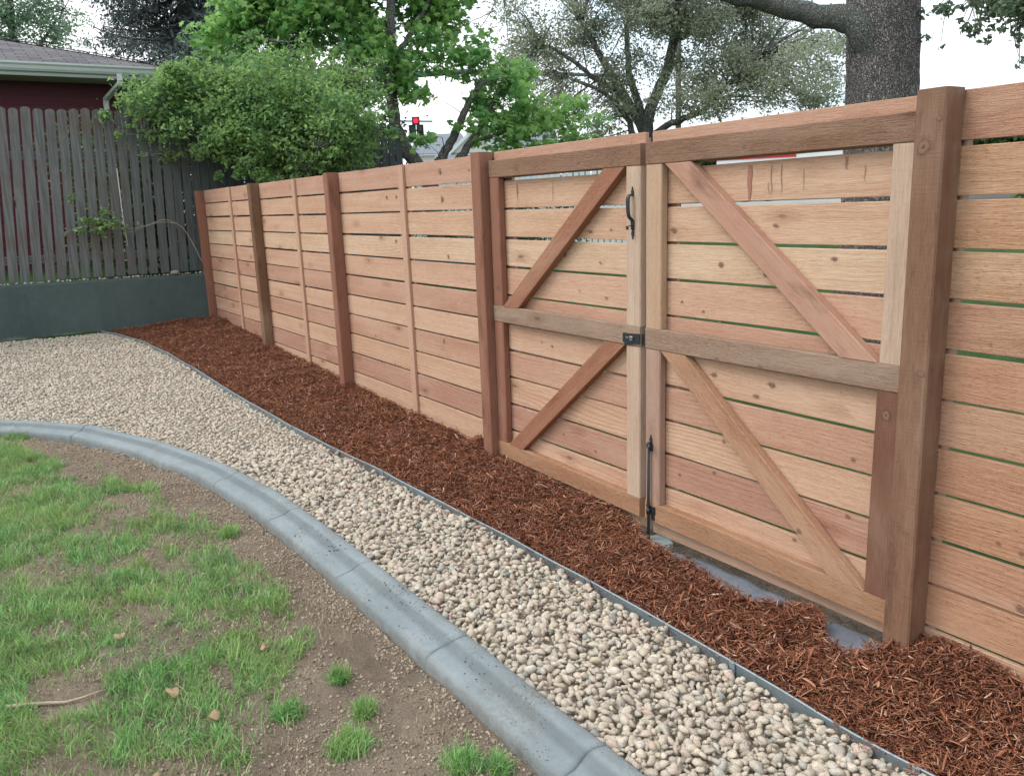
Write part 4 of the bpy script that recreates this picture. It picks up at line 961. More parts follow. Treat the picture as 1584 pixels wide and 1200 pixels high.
def leaves(name, C, S, shape, mat, parent=None, seed=0, droop=.0, flat=.75):
    """C (N,3) leaf centres, S (N,) lengths"""
    rs = np.random.RandomState(seed); T = np.array(LEAF[shape]); N = len(C); k = len(T)
    nrm = rs.randn(N, 3)*flat; nrm[:, 2] += 1; nrm /= np.linalg.norm(nrm, axis=1)[:, None]
    a = rs.randn(N, 3); a[:, 2] -= droop*3; a -= nrm*np.sum(a*nrm, 1)[:, None]; a /= np.linalg.norm(a, axis=1)[:, None]; b = np.cross(nrm, a)
    fold = rs.rand(N)*1.5+.5
    V = C[:, None]+S[:, None, None]*(a[:, None]*T[None, :, 0, None]+b[:, None]*T[None, :, 1, None]+nrm[:, None]*(T[None, :, 2]*fold[:, None])[:, :, None])
    if shape == 'maple':
        ctr = C+nrm*(S*.02)[:, None]; V = np.concatenate([V, ctr[:, None]], 1); i = np.arange(k); F = np.stack([i, (i+1) % k, np.full(k, k)], 1); kk = k+1
    elif shape == 'oval': F = np.array([[0, 1, 2, 3], [0, 3, 4, 5]]); kk = k
    else: F = np.array([[0, 1, 2, 3]]); kk = k
    FF = (F[None]+np.arange(N)[:, None, None]*kk).reshape(-1, F.shape[1])
    return npmesh(name, V.reshape(-1, 3), [FF], mat, parent, False)
def clumped(centres, radii, n, sub=.28, nsub=7, seed=0, squash=.8):
    """leaf positions: every clump holds smaller tufts with gaps between them"""
    rs = np.random.RandomState(seed); centres = np.asarray(centres, float); radii = np.asarray(radii, float)
    w = radii**2; sel = rs.choice(len(centres), size=max(1, int(nsub*len(centres))), p=w/w.sum())
    d = rs.randn(len(sel), 3); d /= np.linalg.norm(d, axis=1)[:, None]; r = radii[sel]*rs.rand(len(sel))**.45
    tc = centres[sel]+d*r[:, None]*np.array([1, 1, squash]); tr_ = radii[sel]*sub*(.5+rs.rand(len(sel)))
    s2 = rs.choice(len(tc), size=n, p=tr_**2/np.sum(tr_**2)); d = rs.randn(n, 3); P = tc[s2]+d*tr_[s2][:, None]*.55*np.array([1, 1, .65])
    return P, tc
def twigs(mb, skel, targets, r0, r1, seed=0, sag=.1, maxn=400, n=4):
    """thin curved twigs from the nearest limb point to each tuft"""
    rs = np.random.RandomState(seed); skel = np.asarray(skel, float)
    for q in rs.permutation(len(targets))[:maxn]:
        T_ = targets[q]; d = np.linalg.norm(skel-T_, axis=1)+np.maximum(0, skel[:, 2]-T_[2])*.6; s_ = skel[np.argmin(d)]; L = np.linalg.norm(T_-s_)
        if L < .02: continue
        m = 5; pts = []
        off = rs.randn(3)*L*.10
        for k in range(m):
            f = k/(m-1); pts.append(s_*(1-f)+T_*f+off*sin(pi*f)+np.array([0, 0, sag*L*sin(pi*f)]))
        mb.tube(pts, [r0+(r1-r0)*k/(m-1) for k in range(m)], n, cap=False)
def limbset(mb, limbs, n=8, wob=.012, seed=0):
    sk = []; rs = np.random.RandomState(seed)
    for P, R_ in limbs:
        Q, _ = spline(P, max(6, len(P)*5)); R2 = np.interp(np.linspace(0, 1, len(Q)), np.linspace(0, 1, len(R_)), R_)
        Q[1:-1] += rs.randn(len(Q)-2, 3)*wob*.5
        mb.tube(Q, list(R2), n); sk += list(Q)
    return sk

# the big street tree whose trunk rises behind the right leaf
M_BARKBIG = bark('ash_bark', (.30, .275, .26, 1), (.42, .385, .37, 1), 17, 1., .03, (1, 1, .16))
M_BARKLIMB = bark('limb_bark', (.26, .27, .25, 1), (.42, .43, .39, 1), 14, 1., .02, (1, 1, 1))
M_BARKDK = bark('dark_bark', (.14, .13, .12, 1), (.26, .25, .23, 1), 10, .6, .02)
M_BARKGR = bark('grey_bark', (.17, .165, .17, 1), (.29, .28, .28, 1), 5, .6, .04)
BT_ = empty('street_tree', (-.23, 3.34, -.05), 'massive furrowed grey trunk with one low limb, standing close behind the right gate leaf', 'tree')
mb = MB(); tp = [(-.205, 3.355, -.25), (-.205, 3.355, .05), (-.215, 3.352, .4), (-.222, 3.348, 1.2), (-.235, 3.34, 2.2), (-.262, 3.322, 3.0), (-.31, 3.29, 4.2), (-.3, 3.3, 5.6), (-.25, 3.4, 7.2)]
Q, _ = spline(tp, 90); rad = np.interp(Q[:, 2], [-.25, .05, .5, 1.2, 2.2, 2.7, 3.4, 5, 7.2], [.44, .36, .285, .262, .247, .243, .25, .22, .15])
b0 = len(mb.v); mb.tube(Q, list(rad), 56)
V = np.array(mb.v); ang = np.arctan2(V[:, 1]-3.34, V[:, 0]+.23)
dd = (fb(ang*3.5+20, V[:, 2]*1.2, .16, 3, 61)-.5)*.030; cx = np.interp(V[:, 2], Q[:, 2], Q[:, 0]); cy = np.interp(V[:, 2], Q[:, 2], Q[:, 1])
V[:, 0] += (V[:, 0]-cx)*dd/.24; V[:, 1] += (V[:, 1]-cy)*dd/.24; mb.v = [tuple(v) for v in V]
mb.build('trunk', M_BARKBIG, BT_)
mb = MB(); sk = limbset(mb, [([(-.235, 3.34, 2.20), (-.225, 3.22, 2.44), (-.235, 3.13, 2.58), (-.27, 3.07, 2.675), (-.32, 3.04, 2.72), (-.54, 2.87, 2.765), (-.71, 2.59, 2.86), (-.91, 2.27, 2.95), (-1.08, 1.81, 3.0), (-1.4, 1.2, 3.25), (-1.9, .5, 3.7)], [.13, .105, .082, .064, .055, .050, .047, .044, .040, .030, .02])], 16, .010, 3)
V = np.array(mb.v); V += np.stack([fb(V[:, 1]*2+3, V[:, 2]*2+V[:, 0]*1.5, .07, 3, q)-.5 for q in (1, 2, 3)], 1)*.030; mb.v = [tuple(v) for v in V]
mb.build('limb', M_BARKLIMB, BT_)
mb = MB(); sk2 = limbset(mb, [([(-.3, 3.3, 5.0), (.4, 3.1, 5.6), (1.3, 2.8, 5.5), (2.0, 2.7, 5.1)], [.10, .08, .05, .02]), ([(-.3, 3.3, 4.6), (.2, 3.9, 5.4), (.8, 4.6, 6.2), (1.5, 5, 6.8)], [.1, .08, .06, .03]), ([(-.3, 3.3, 5.4), (-1, 3.8, 6.4), (-1.8, 4.4, 7.2)], [.1, .07, .03]),
    ([(.8, 3.0, 5.55), (.75, 3.05, 4.6), (.60, 3.12, 3.6), (.50, 3.2, 2.95)], [.03, .022, .014, .006]), ([(1.3, 2.8, 5.5), (1.2, 2.85, 4.5), (1.0, 2.95, 3.5), (.86, 3.02, 2.9)], [.03, .022, .014, .006])], 8, .02, 4)
BL = [(.06,3.46,2.74,.10),(.02,3.47,2.58,.08),(.13,3.42,2.46,.05),(.30,3.25,2.70,.08),(.42,3.24,2.60,.09),(.47,3.22,2.50,.06),(.58,3.16,2.60,.11),(.62,3.14,2.47,.07),(.70,3.10,2.62,.10),(.80,3.05,2.52,.10),(.86,3.03,2.42,.09),(.90,2.98,2.34,.07),(.88,3.0,2.24,.05),(.96,2.9,2.55,.13),(1.05,2.9,2.4,.12),(.20,3.33,2.80,.12),(.5,3.2,2.83,.15),(.8,3.05,2.85,.18),(1.1,2.9,2.8,.2),(-.05,3.5,2.95,.1),
      (.3,3.3,3.1,.25),(.8,3.1,3.2,.3),(1.2,2.9,3.3,.35),(1.4,2.8,2.7,.25),(1.3,2.85,2.3,.2),(.9,3.0,4,.5),(1.6,2.8,4.6,.7),(.5,3.6,5.2,.8),(1.2,4.4,6.2,1.0),(-.6,3.8,6.4,.9),(-1.6,4.3,7.2,1.1),(.2,3.4,7.4,1.2),(1.8,2.7,5.4,.7)]
BL = np.array(BL); small = BL[:15]; big = BL[15:]
P1, t1 = clumped(small[:, :3], small[:, 3], 1500, .42, 6, 21, 1.); P2, t2 = clumped(big[:, :3], big[:, 3], 14000, .25, 14, 22)
twigs(mb, sk2, list(t1)+list(t2), .006, .0018, 23, -.05, 240); mb.build('crown_branches', M_BARKDK, BT_)
M_LBIG = leafmat('ash_leaf', [(.10, .15, .10, 1), (.14, .20, .12, 1), (.19, .25, .15, 1)], .5)
leaves('foliage', np.r_[P1, P2], np.r_[.030+.022*np.random.RandomState(1).rand(len(P1)), .05+.03*np.random.RandomState(2).rand(len(P2))], 'oval', M_LBIG, BT_, 24, .15, 1.1)
# the drooping bare twigs hanging from the low limb
mb = MB(); s5 = limbset(mb, [([(-1.15, 1.62, 3.08), (-.98, .9, 3.10), (-.88, .50, 2.98), (-.87, .45, 2.74), (-.90, .40, 2.62), (-.93, .34, 2.55)], [.012, .008, .006, .0045, .003, .002]), ([(-.86, .47, 2.80), (-.845, .485, 2.66), (-.84, .49, 2.56), (-.84, .49, 2.47)], [.004, .004, .003, .0015]), ([(-.88, .43, 2.66), (-.85, .2, 2.56), (-.83, .1, 2.50), (-.80, -.1, 2.44)], [.003, .0022, .002, .001])], 5, .004, 8)
tc = np.array([(-.90,.41,2.66),(-.86,.46,2.78),(-.845,.485,2.62),(-.93,.35,2.56),(-.84,.49,2.50),(-.87,.44,2.71),(-.88,.38,2.58),(-.83,.5,2.7),(-.86,.25,2.57),(-.82,.52,2.56)])
P3, t3 = clumped(tc, np.full(len(tc), .05), 190, .4, 3, 31, 1.); twigs(mb, s5, t3, .0016, .0008, 32, 0, 40)
mb.build('hanging_twigs', M_BARKDK, BT_); leaves('foliage', P3, .010+.010*np.random.RandomState(3).rand(len(P3)), 'oval', M_LBIG, BT_, 33, .2, 1.)

# dense shrub hanging over the old fence
SH = empty('overgrown_shrub', (-6.0, 1.0, .3), 'dense dark green privet-like shrub spilling over the corner where both fences meet', 'shrub')
sc_ = [(-6.75,-.46,2.84,.28),(-6.64,-.32,2.48,.26),(-6.85,-.07,2.93,.38),(-6.76,.29,2.92,.36),(-6.41,.10,2.43,.34),(-6.87,.65,3.08,.36),(-6.34,.66,2.82,.45),(-5.95,.62,2.34,.34),(-6.68,1.22,3.12,.36),(-5.95,1.02,2.60,.42),(-6.4,1.5,3.05,.34),(-5.50,1.26,2.48,.34),(-6.0,1.62,2.82,.36),(-5.72,1.55,2.42,.26),(-5.55,1.10,2.16,.22),(-6.0,.50,2.10,.25),(-6.70,-.41,2.22,.15),(-6.2,1.98,2.85,.22),(-5.5,.90,2.08,.18),(-6.3,.3,2.1,.2),(-6.2,1.3,2.3,.5),(-6.5,.9,2.6,.5),(-5.95,1.75,2.5,.28),(-6.55,1.75,2.95,.38)]
sc_ = np.array(sc_)
mb = MB(); sks = limbset(mb, [([(-6.1, 1.1, .1), (-6.2, 1.0, 1.2), (-6.3, .8, 2.1), (-6.5, .4, 2.8)], [.05, .045, .035, .015]), ([(-6.0, 1.2, .1), (-5.95, 1.4, 1.3), (-5.9, 1.6, 2.3), (-6.1, 1.9, 3.1)], [.05, .04, .03, .012]), ([(-6.1, 1.1, .6), (-6.3, 1.3, 1.9), (-6.6, 1.3, 2.9), (-6.7, 1.2, 3.5)], [.04, .035, .025, .01]), ([(-6.1, 1.0, 1.0), (-5.8, .9, 1.8), (-5.5, 1.0, 2.2)], [.03, .02, .008]), ([(-6.25, .95, 1.7), (-6.5, .2, 2.3), (-6.65, -.3, 2.5), (-6.7, -.75, 2.42)], [.025, .018, .01, .004]), ([(-6.2, .9, 1.9), (-6.4, .3, 2.15), (-6.55, -.1, 2.17), (-6.62, -.4, 2.2), (-6.66, -.62, 2.24)], [.015, .01, .006, .004, .002])], 7, .015, 41)
P4, t4 = clumped(sc_[:, :3], sc_[:, 3]*1.08, 44000, .38, 24, 42, .85)
ex = np.array([(-6.72,-.80,2.40,.07),(-6.70,-.68,2.55,.07),(-6.66,-.55,2.20,.07),(-6.68,-.50,2.60,.12),(-6.6,-.2,2.20,.08),(-6.3,.15,1.98,.10),(-6.1,.3,1.95,.10),(-5.9,.5,1.9,.12),(-5.6,.7,1.93,.08),(-5.4,.6,1.96,.06),(-6.75,-.15,3.12,.14),(-6.9,.35,3.36,.12),(-6.8,.8,3.5,.12),(-6.6,1.35,3.5,.10),(-6.7,.05,3.22,.10),(-6.5,1.7,3.42,.10),(-6.75,-.9,2.62,.09),(-6.72,-.72,2.80,.10),(-5.3,1.2,2.2,.12),(-5.6,1.9,2.6,.12),(-5.5,1.9,2.35,.1),(-6.3,2.15,3.2,.12)])
P5, t5 = clumped(ex[:, :3], ex[:, 3], 2600, .5, 4, 43, .8)
twigs(mb, sks, list(t4)+list(t5), .006, .0018, 44, .05, 330); mb.build('stems', M_BARKGR, SH)
M_LSH = leafmat('shrub_leaf', [(.095, .19, .10, 1), (.13, .25, .115, 1), (.18, .33, .13, 1), (.26, .42, .135, 1), (.35, .50, .15, 1)], .55, .42, .4, 1.6)
leaves('foliage', np.r_[P4, P5], .036+.034*np.random.RandomState(5).rand(len(P4)+len(P5)), 'oval', M_LSH, SH, 45, .1, 1.)
# growth on the neighbour's side of the picket fence
M_LHB = leafmat('hedge_leaf', [(.04, .08, .045, 1), (.07, .12, .06, 1), (.11, .18, .07, 1)], .25)
HB = empty('backyard_hedge', (-8.2, 1.2, .8), 'dark leafy hedge just visible through the gaps of the old picket fence', 'hedge')
hc = []
rs = np.random.RandomState(58)
for k in range(54):
    f = k/53; hc.append((-8.1+rs.randn()*.25, -1.0+3.95*f, 1.15+.9*(k % 3)*.62+rs.rand()*.2, .42))
hc = np.array(hc); P, tt = clumped(hc[:, :3], hc[:, 3]*1.15, 42000, .6, 10, 59, 1.)
mb = MB(); 
sk = limbset(mb, [([(-8.1, y_, .7), (-8.15, y_+.1, 1.5), (-8.1, y_, 2.3)], [.03, .02, .008]) for y_ in np.linspace(-.2, 2.8, 8)], 5, .02, 57); twigs(mb, sk, tt, .006, .002, 56, .05, 120); mb.build('stems', M_BARKDK, HB)
leaves('foliage', P, .04+.03*rs.rand(len(P)), 'oval', M_LHB, HB, 55, .1, 1.)

# low leafy shoots just above the cedar fence top
mb = MB(); lowc = np.array([(-5.1,.25,1.82,.05),(-4.9,.35,1.86,.08),(-4.6,.35,1.85,.07),(-4.75,.3,1.83,.06),(-5.0,.5,1.75,.15),(-4.5,.5,1.75,.12)])
P6, t6 = clumped(lowc[:, :3], lowc[:, 3], 420, .5, 4, 46, .8)
LS = empty('young_shoots', (-4.9, .4, .1), 'bright green young shoots peeping over the cedar fence below the shrub', 'plant')
skl = limbset(mb, [([(-4.9, .45, .1), (-4.85, .42, 1.0), (-4.9, .38, 1.7)], [.01, .007, .003]), ([(-4.8, .45, .1), (-4.6, .42, 1.0), (-4.6, .38, 1.7)], [.01, .007, .003])], 5, .005, 47); twigs(mb, skl, t6, .003, .001, 48); mb.build('stems', M_BARKGR, LS)
leaves('foliage', P6, .03+.02*np.random.RandomState(6).rand(len(P6)), 'oval', leafmat('shoot_leaf', [(.06, .13, .03, 1), (.11, .2, .05, 1)], .35), LS, 49, .1, .8)

# thin arching branch in front of the old fence
AR = empty('arching_sapling', (-6.68, .02, .85), 'thin arching sapling with feathery leaves in front of the grey pickets', 'sapling')
mb = MB(); ska = limbset(mb, [([(-6.72, -.03, .86), (-6.75, -.093, 1.03), (-6.76, -.17, 1.24), (-6.75, -.245, 1.40), (-6.75, -.433, 1.505), (-6.75, -.652, 1.426), (-6.75, -.80, 1.375), (-6.74, -.93, 1.355)], [.008, .007, .006, .005, .0042, .0034, .003, .002]), ([(-6.75, -.30, 1.44), (-6.75, -.45, 1.47), (-6.75, -.62, 1.44), (-6.74, -.82, 1.40), (-6.74, -1.03, 1.42), (-6.73, -1.25, 1.46), (-6.73, -1.50, 1.40)], [.004, .0035, .003, .0025, .002, .0016, .001]), ([(-6.74, -1.03, 1.42), (-6.73, -1.15, 1.58), (-6.73, -1.22, 1.70), (-6.72, -1.40, 1.79)], [.002, .0018, .0014, .001]), ([(-6.74, -.9, 1.40), (-6.74, -.95, 1.55), (-6.74, -1.0, 1.64)], [.002, .0015, .001])], 5, .004, 51)
ac = np.array([(-6.73,-1.12,1.44,.10),(-6.73,-1.22,1.50,.10),(-6.73,-1.05,1.60,.07),(-6.73,-1.32,1.42,.07),(-6.73,-1.48,1.385,.05),(-6.73,-1.02,1.47,.09),(-6.73,-1.36,1.74,.05),(-6.73,-1.24,1.63,.04),(-6.74,-.85,1.43,.05),(-6.74,-.7,1.47,.04),(-6.73,-1.0,1.66,.05),(-6.73,-1.15,1.36,.05)])
P7, t7 = clumped(ac[:, :3], ac[:, 3], 560, .45, 5, 52, .7); P7[:, 0] = np.clip(P7[:, 0], -6.83, -6.5); twigs(mb, ska, t7, .0014, .0006, 53, .1, 60); mb.build('stems', simple('pale_twig', srgb(150, 138, 124), .8), AR)
leaves('foliage', P7, .030+.03*np.random.RandomState(7).rand(len(P7)), 'oval', leafmat('sapling_leaf', [(.16, .27, .10, 1), (.24, .37, .14, 1), (.32, .44, .20, 1)], .35), AR, 54, .2, .8)

# maple
MP = empty('maple_tree', (-7.3, 3.35, .3), 'bright green maple forking low behind the end of the old picket fence', 'tree')
mb = MB(); skm = limbset(mb, [
  ([(-7.28, 3.32, .1), (-7.26, 3.34, 1.2), (-7.28, 3.30, 1.95), (-7.42, 3.10, 2.15), (-7.55, 2.95, 2.55), (-7.62, 2.93, 3.1), (-7.62, 2.98, 3.8), (-7.7, 3.1, 4.7), (-7.8, 3.2, 5.6)], [.15, .13, .12, .10, .085, .075, .065, .05, .03]),
  ([(-7.28, 3.32, 1.98), (-7.20, 3.45, 2.15), (-7.15, 3.60, 2.40), (-7.1, 3.72, 2.62), (-7.05, 3.85, 2.9), (-6.95, 3.98, 3.15), (-6.95, 4.1, 3.2)], [.08, .07, .06, .055, .05, .045, .03]),
  ([(-7.20, 3.45, 1.9), (-7.12, 3.72, 2.18), (-7.10, 4.0, 2.50), (-7.15, 4.25, 2.85), (-7.15, 4.45, 3.1), (-7.2, 4.7, 3.4)], [.07, .06, .05, .042, .035, .02]),
  ([(-7.60, 2.93, 3.0), (-7.85, 2.5, 3.7), (-8.0, 2.1, 3.95), (-8.15, 1.7, 4.1), (-8.3, 1.3, 4.0)], [.05, .04, .03, .025, .015]),
  ([(-7.62, 2.95, 3.4), (-7.6, 3.3, 3.9), (-7.65, 3.6, 4.3), (-7.7, 3.9, 4.8)], [.045, .04, .03, .02]),
  ([(-7.1, 3.9, 2.4), (-6.9, 4.5, 2.55), (-6.7, 4.9, 2.7), (-6.5, 5.3, 2.75)], [.03, .02, .015, .008]), ([(-7.7, 2.8, 3.5), (-8.1, 2.3, 4.5), (-8.4, 1.9, 5.2)], [.04, .03, .015])], 9, .015, 61)
mc = np.array([(-8.45,.75,3.85,.28),(-8.44,1.05,4.10,.32),(-8.5,1.46,4.28,.35),(-8.38,1.25,3.82,.25),(-8.12,1.95,4.16,.38),(-8.09,1.74,3.80,.30),(-8.08,2.59,4.12,.38),(-8.24,2.72,4.92,.5),(-7.68,2.80,3.82,.28),(-7.83,3.58,4.23,.34),(-7.38,3.19,3.40,.30),(-7.83,3.95,4.18,.30),(-7.52,4.13,3.87,.26),(-7.77,3.7,4.83,.45),(-7.21,3.80,3.30,.22),(-6.97,3.06,2.95,.22),(-7.34,4.43,3.20,.22),(-7.12,3.72,2.57,.18),(-7.27,4.16,2.92,.20),(-7.2,4.65,2.68,.28),(-7.47,4.97,3.20,.22),(-6.92,5.05,2.80,.24),(-6.75,5.29,2.98,.20),(-6.46,5.17,2.50,.26),(-6.66,4.73,2.38,.25),(-6.85,2.92,2.42,.16),(-7.56,4.82,3.60,.22),(-8.53,1.99,4.91,.6),(-7.75,4.53,4.65,.25),(-6.41,5.5,2.66,.18),(-8.0,3.2,5.6,.7),(-8.2,2.2,5.7,.6),(-7.0,4.4,2.3,.22),(-6.3,5.45,2.3,.2),(-7.5,2.5,3.6,.25),(-6.9,4.1,2.55,.25),(-7.0,3.9,3.0,.2),(-6.8,4.5,3.0,.25),(-6.6,4.9,2.75,.22),(-7.1,4.7,3.3,.25),(-6.9,3.9,3.5,.22),(-7.3,3.5,3.7,.28),(-6.5,5.3,2.85,.18),(-6.7,4.4,2.55,.2),(-7.2,4.0,2.45,.15),(-8.3,1.6,3.5,.3),(-8.4,1.0,3.5,.3),(-8.0,3.0,3.4,.3),(-7.25,3.0,3.05,.2)])
P8, t8 = clumped(mc[:, :3], mc[:, 3]*1.2, 42000, .50, 14, 62, .85); twigs(mb, skm, t8, .007, .002, 63, .08, 300); mb.build('trunk', M_BARKDK, MP)
M_LMP = leafmat('maple_leaf', [(.13, .30, .12, 1), (.19, .40, .13, 1), (.27, .49, .15, 1), (.38, .57, .18, 1)], .6, .45, .35, 1.1)
leaves('foliage', P8, .070+.055*np.random.RandomState(8).rand(len(P8)), 'maple', M_LMP, MP, 64, .25, .8)

# grey-green tree across the lawn
GT = empty('crabapple_tree', (-16.4, 15.6, .6), 'broad grey-green many-stemmed tree across the lawn behind the middle of the gate', 'tree')
mb = MB(); skg = limbset(mb, [([(-16.4, 15.6, .5), (-16.42, 15.6, 3.35), (-16.58, 15.38, 3.93), (-16.89, 15.02, 4.7), (-16.95, 14.4, 5.5), (-17.2, 13.8, 6.6)], [.28, .20, .17, .14, .10, .05]),
  ([(-16.42, 15.6, 3.3), (-16.3, 15.6, 4.1), (-15.95, 16.0, 4.99), (-15.8, 16.2, 6.06), (-15.74, 16.3, 7.8), (-15.8, 16.2, 9.5)], [.2, .16, .14, .12, .08, .04]),
  ([(-16.35, 15.65, 3.2), (-15.8, 15.9, 3.62), (-15.31, 16.16, 3.75), (-14.57, 16.47, 4.02), (-14.11, 16.5, 4.5), (-13.4, 17.2, 5.3)], [.12, .10, .09, .08, .06, .04]),
  ([(-16.38, 15.6, 3.6), (-16.75, 15.2, 5.1), (-16.9, 15.3, 6.5), (-17, 15.3, 8)], [.14, .1, .07, .04]),
  ([(-16.9, 15.0, 4.6), (-16.8, 13.9, 5.0), (-17.1, 13.2, 5.6), (-17.5, 12.5, 6)], [.1, .08, .06, .03]), ([(-16.2, 14.9, .5), (-16.35, 15.1, 3.3), (-16.2, 14.6, 4.0), (-16.4, 13.9, 4.6), (-16.9, 13.0, 5.0)], [.16, .13, .1, .07, .04]), ([(-15.8, 16.2, 6), (-14.8, 17.2, 6.6), (-13.8, 18.2, 6.6)], [.09, .06, .03])], 8, .03, 71)
gc = np.array([(-17.9,12.1,6.85,.8),(-17.93,12.1,5.5,.7),(-17.93,13.72,8.76,1.3),(-16.49,12.4,4.4,.6),(-17.61,14.14,6.23,1.0),(-16.25,14.23,4.75,.8),(-17.12,16.28,7.04,1.1),(-17.11,16.28,9.21,1.3),(-15.6,16.43,5.3,.8),(-14.64,15.98,6.19,1.0),(-15.2,18.2,5.45,.8),(-15.23,18.18,7.19,1.1),(-13.69,18.1,4.4,.7),(-14.37,18.7,6.0,.9),(-12.9,18.0,4.8,.6),(-12.6,18.2,4.1,.5),(-13.2,18.7,3.6,.45),(-15.06,16.97,4.3,.6),(-16.2,12.95,3.95,.5),(-14.23,17.74,3.75,.5),(-17.6,12.47,6.12,.8),(-13.99,17.94,5.3,.8),(-12.3,18.4,3.7,.4),(-16.4,13.6,3.7,.5),(-16.9,12.9,3.7,.5),(-15.3,16,7.6,1.1),(-13.9,17.6,7.3,.9),(-17.2,14.8,7.8,1.0),(-12.2,18.9,4.5,.35),(-18.4,12,4.3,.5),(-15.5,17,9,1.2),(-14.6,16.6,5.0,.5),(-17.3,13.4,4.7,.6),(-12.9,18.9,5.5,.4)])
rs = np.random.RandomState(70); ex9 = []
while len(ex9) < 75:
    u = rs.rand(); z = 3.6+rs.rand()*5.4; d_ = rs.randn()*1.1
    q = np.array([-18.0+6.0*u+.72*d_*-1, 12.0+6.9*u+.62*d_, z])
    lo = 4.0 if .1 < u < .75 else 3.6
    if z < lo or (u > .85 and z > 6.2): continue
    ex9.append((q[0], q[1], q[2], .45+.35*rs.rand()))
gc = np.r_[gc, np.array(ex9)]
P9, t9 = clumped(gc[:, :3], gc[:, 3], 135000, .42, 18, 72, .85); twigs(mb, skg, t9, .022, .006, 73, .08, 420); mb.build('trunk', M_BARKGR, GT)
M_LGR = leafmat('crabapple_leaf', [(.22, .25, .19, 1), (.28, .31, .23, 1), (.34, .38, .27, 1), (.42, .45, .31, 1)], .58, .55, .3, .5)
leaves('foliage', P9, .055+.05*np.random.RandomState(9).rand(len(P9)), 'oval', M_LGR, GT, 74, .1, 1.1)

# low bush in front of it
def bush(name, C, n, size, mat, label, cat, seed, base, shape='oval', mr_=.2):
    E_ = empty(name, base, label, cat); C = np.array(C); mb = MB(); P, tt = clumped(C[:, :3], C[:, 3], n, .32, 14, seed, .85)
    sk = limbset(mb, [([base, tuple((np.array(base)+C[q, :3])/2), tuple(C[q, :3])], [mr_, mr_*.6, mr_*.2]) for q in range(min(6, len(C)))], 6, .02, seed); twigs(mb, sk, tt, mr_*.12, mr_*.04, seed+1, .05, 90)
    mb.build('stems', M_BARKGR, E_); leaves('foliage', P, size*(.7+.6*np.random.RandomState(seed).rand(len(P))), shape, mat, E_, seed+2, .1, 1.); return E_
M_LBU = leafmat('pale_bush_leaf', [(.09, .14, .05, 1), (.14, .2, .075, 1), (.2, .26, .11, 1)], .3)
bush('lilac_bush', [(-22.8,17.2,3.6,.7),(-22,18.3,3.7,.7),(-21.5,18.9,3.75,.6),(-22.3,17.8,2.8,1.0),(-21.6,18.8,2.7,1.0),(-23.2,16.6,3.2,.7),(-20.9,19.6,3.2,.7)], 7000, .10, M_LBU, 'pale green rounded bush below the left side of the grey-green tree', 'bush', 81, (-22.2, 18, .7))
M_LDB = leafmat('dark_bush_leaf', [(.03, .06, .03, 1), (.05, .09, .04, 1), (.08, .13, .05, 1)], .3)
bush('garden_bush', [(-11.5,8.6,1.3,.8),(-12.3,8.0,1.2,.8),(-13.2,7.4,1.2,.8),(-14.2,6.6,1.3,.9),(-10.8,7.5,1.0,.7)], 6000, .07, M_LDB, 'dark low bush glimpsed through the gaps of the long cedar fence', 'bush', 85, (-12.5, 7.8, .2))

# tree line at the far right
t = leafmat('far_leaf', [(.04, .075, .035, 1), (.065, .11, .045, 1), (.10, .15, .06, 1)], .3, .6, .2, .15)
FT_ = []
rs = np.random.RandomState(90)
C = []
for k in range(46):
    f = k/45; x0, y0 = -36+34*f, 38+16*f; h = 3.6+1.6*rs.rand()
    C.append((x0+rs.randn()*.8, y0+rs.randn()*1.5, h*.55+.9, h*.55)); C.append((x0+rs.randn(), y0+1.5, h*.9+.4, 1.2+rs.rand()*.5))
for k in range(60):
    l_ = 6+26*k/59; q = np.array([-.62, .785])*34.6+np.array([.785, .62])*l_; C.append((q[0]+rs.randn()*.3, q[1]+rs.randn()*.3, 1.35, .8))
C = np.array(C); P, tt = clumped(C[:, :3], C[:, 3]*.8, 60000, .3, 14, 91, .8); P[:, 2] = np.maximum(P[:, 2], 1.0)
tag(leaves('far_treeline', P, .26+.2*rs.rand(len(P)), 'oval', t, None, 92, .1, 1.), 'far-off line of trees and hedges closing the view beyond the street', 'trees', kind='stuff')

# dark spruce behind the house
SP = empty('spruce_tree', (-17.7, 2.75, .8), 'tall dark blue-green spruce behind the maroon house', 'tree')
rs = np.random.RandomState(101); mb = MB(); ctr = np.array([-17.7, 2.75]); mb.tube([(-17.7, 2.75, .5), (-17.7, 2.75, 6), (-17.7, 2.75, 15)], [.32, .22, .03], 10)
PP = []; DD = []
for k in range(150):
    z = 3.4+10.5*rs.rand()**1.1; R_ = 3.1*(1-(z-3.0)/12.5)**.85*(.72+.4*rs.rand()); az = rs.rand()*2*pi
    m = 9; pts = [np.array([ctr[0], ctr[1], z])]
    for q in range(1, m):
        f = q/(m-1); pts.append(np.array([ctr[0]+cos(az)*R_*f, ctr[1]+sin(az)*R_*f, z-.55*f*R_*.45+.32*f**3*R_*.5]))
    mb.tube(pts, [.035*(1-q/m)+.008 for q in range(m)], 4, cap=False)
    for q in range(2, m):
        nb = 150; f = (q-rs.rand(nb))/(m-1); w = .30*(1-.5*f)+.12; base = pts[0]+0*w[:, None] if False else np.array([np.interp(f, np.linspace(0, 1, m), [p_[c_] for p_ in pts]) for c_ in range(3)]).T
        side = rs.randn(nb)*w; off = np.stack([-sin(az)*side, cos(az)*side, -np.abs(rs.randn(nb))*.22-np.abs(side)*.35], 1); PP.append(base+off)
mb.build('trunk', M_BARKDK, SP); PP = np.concatenate(PP)
vis = PP[PP[:, 2] < 10.5]; vis = np.r_[vis, PP[PP[:, 2] >= 10.5][::2]]
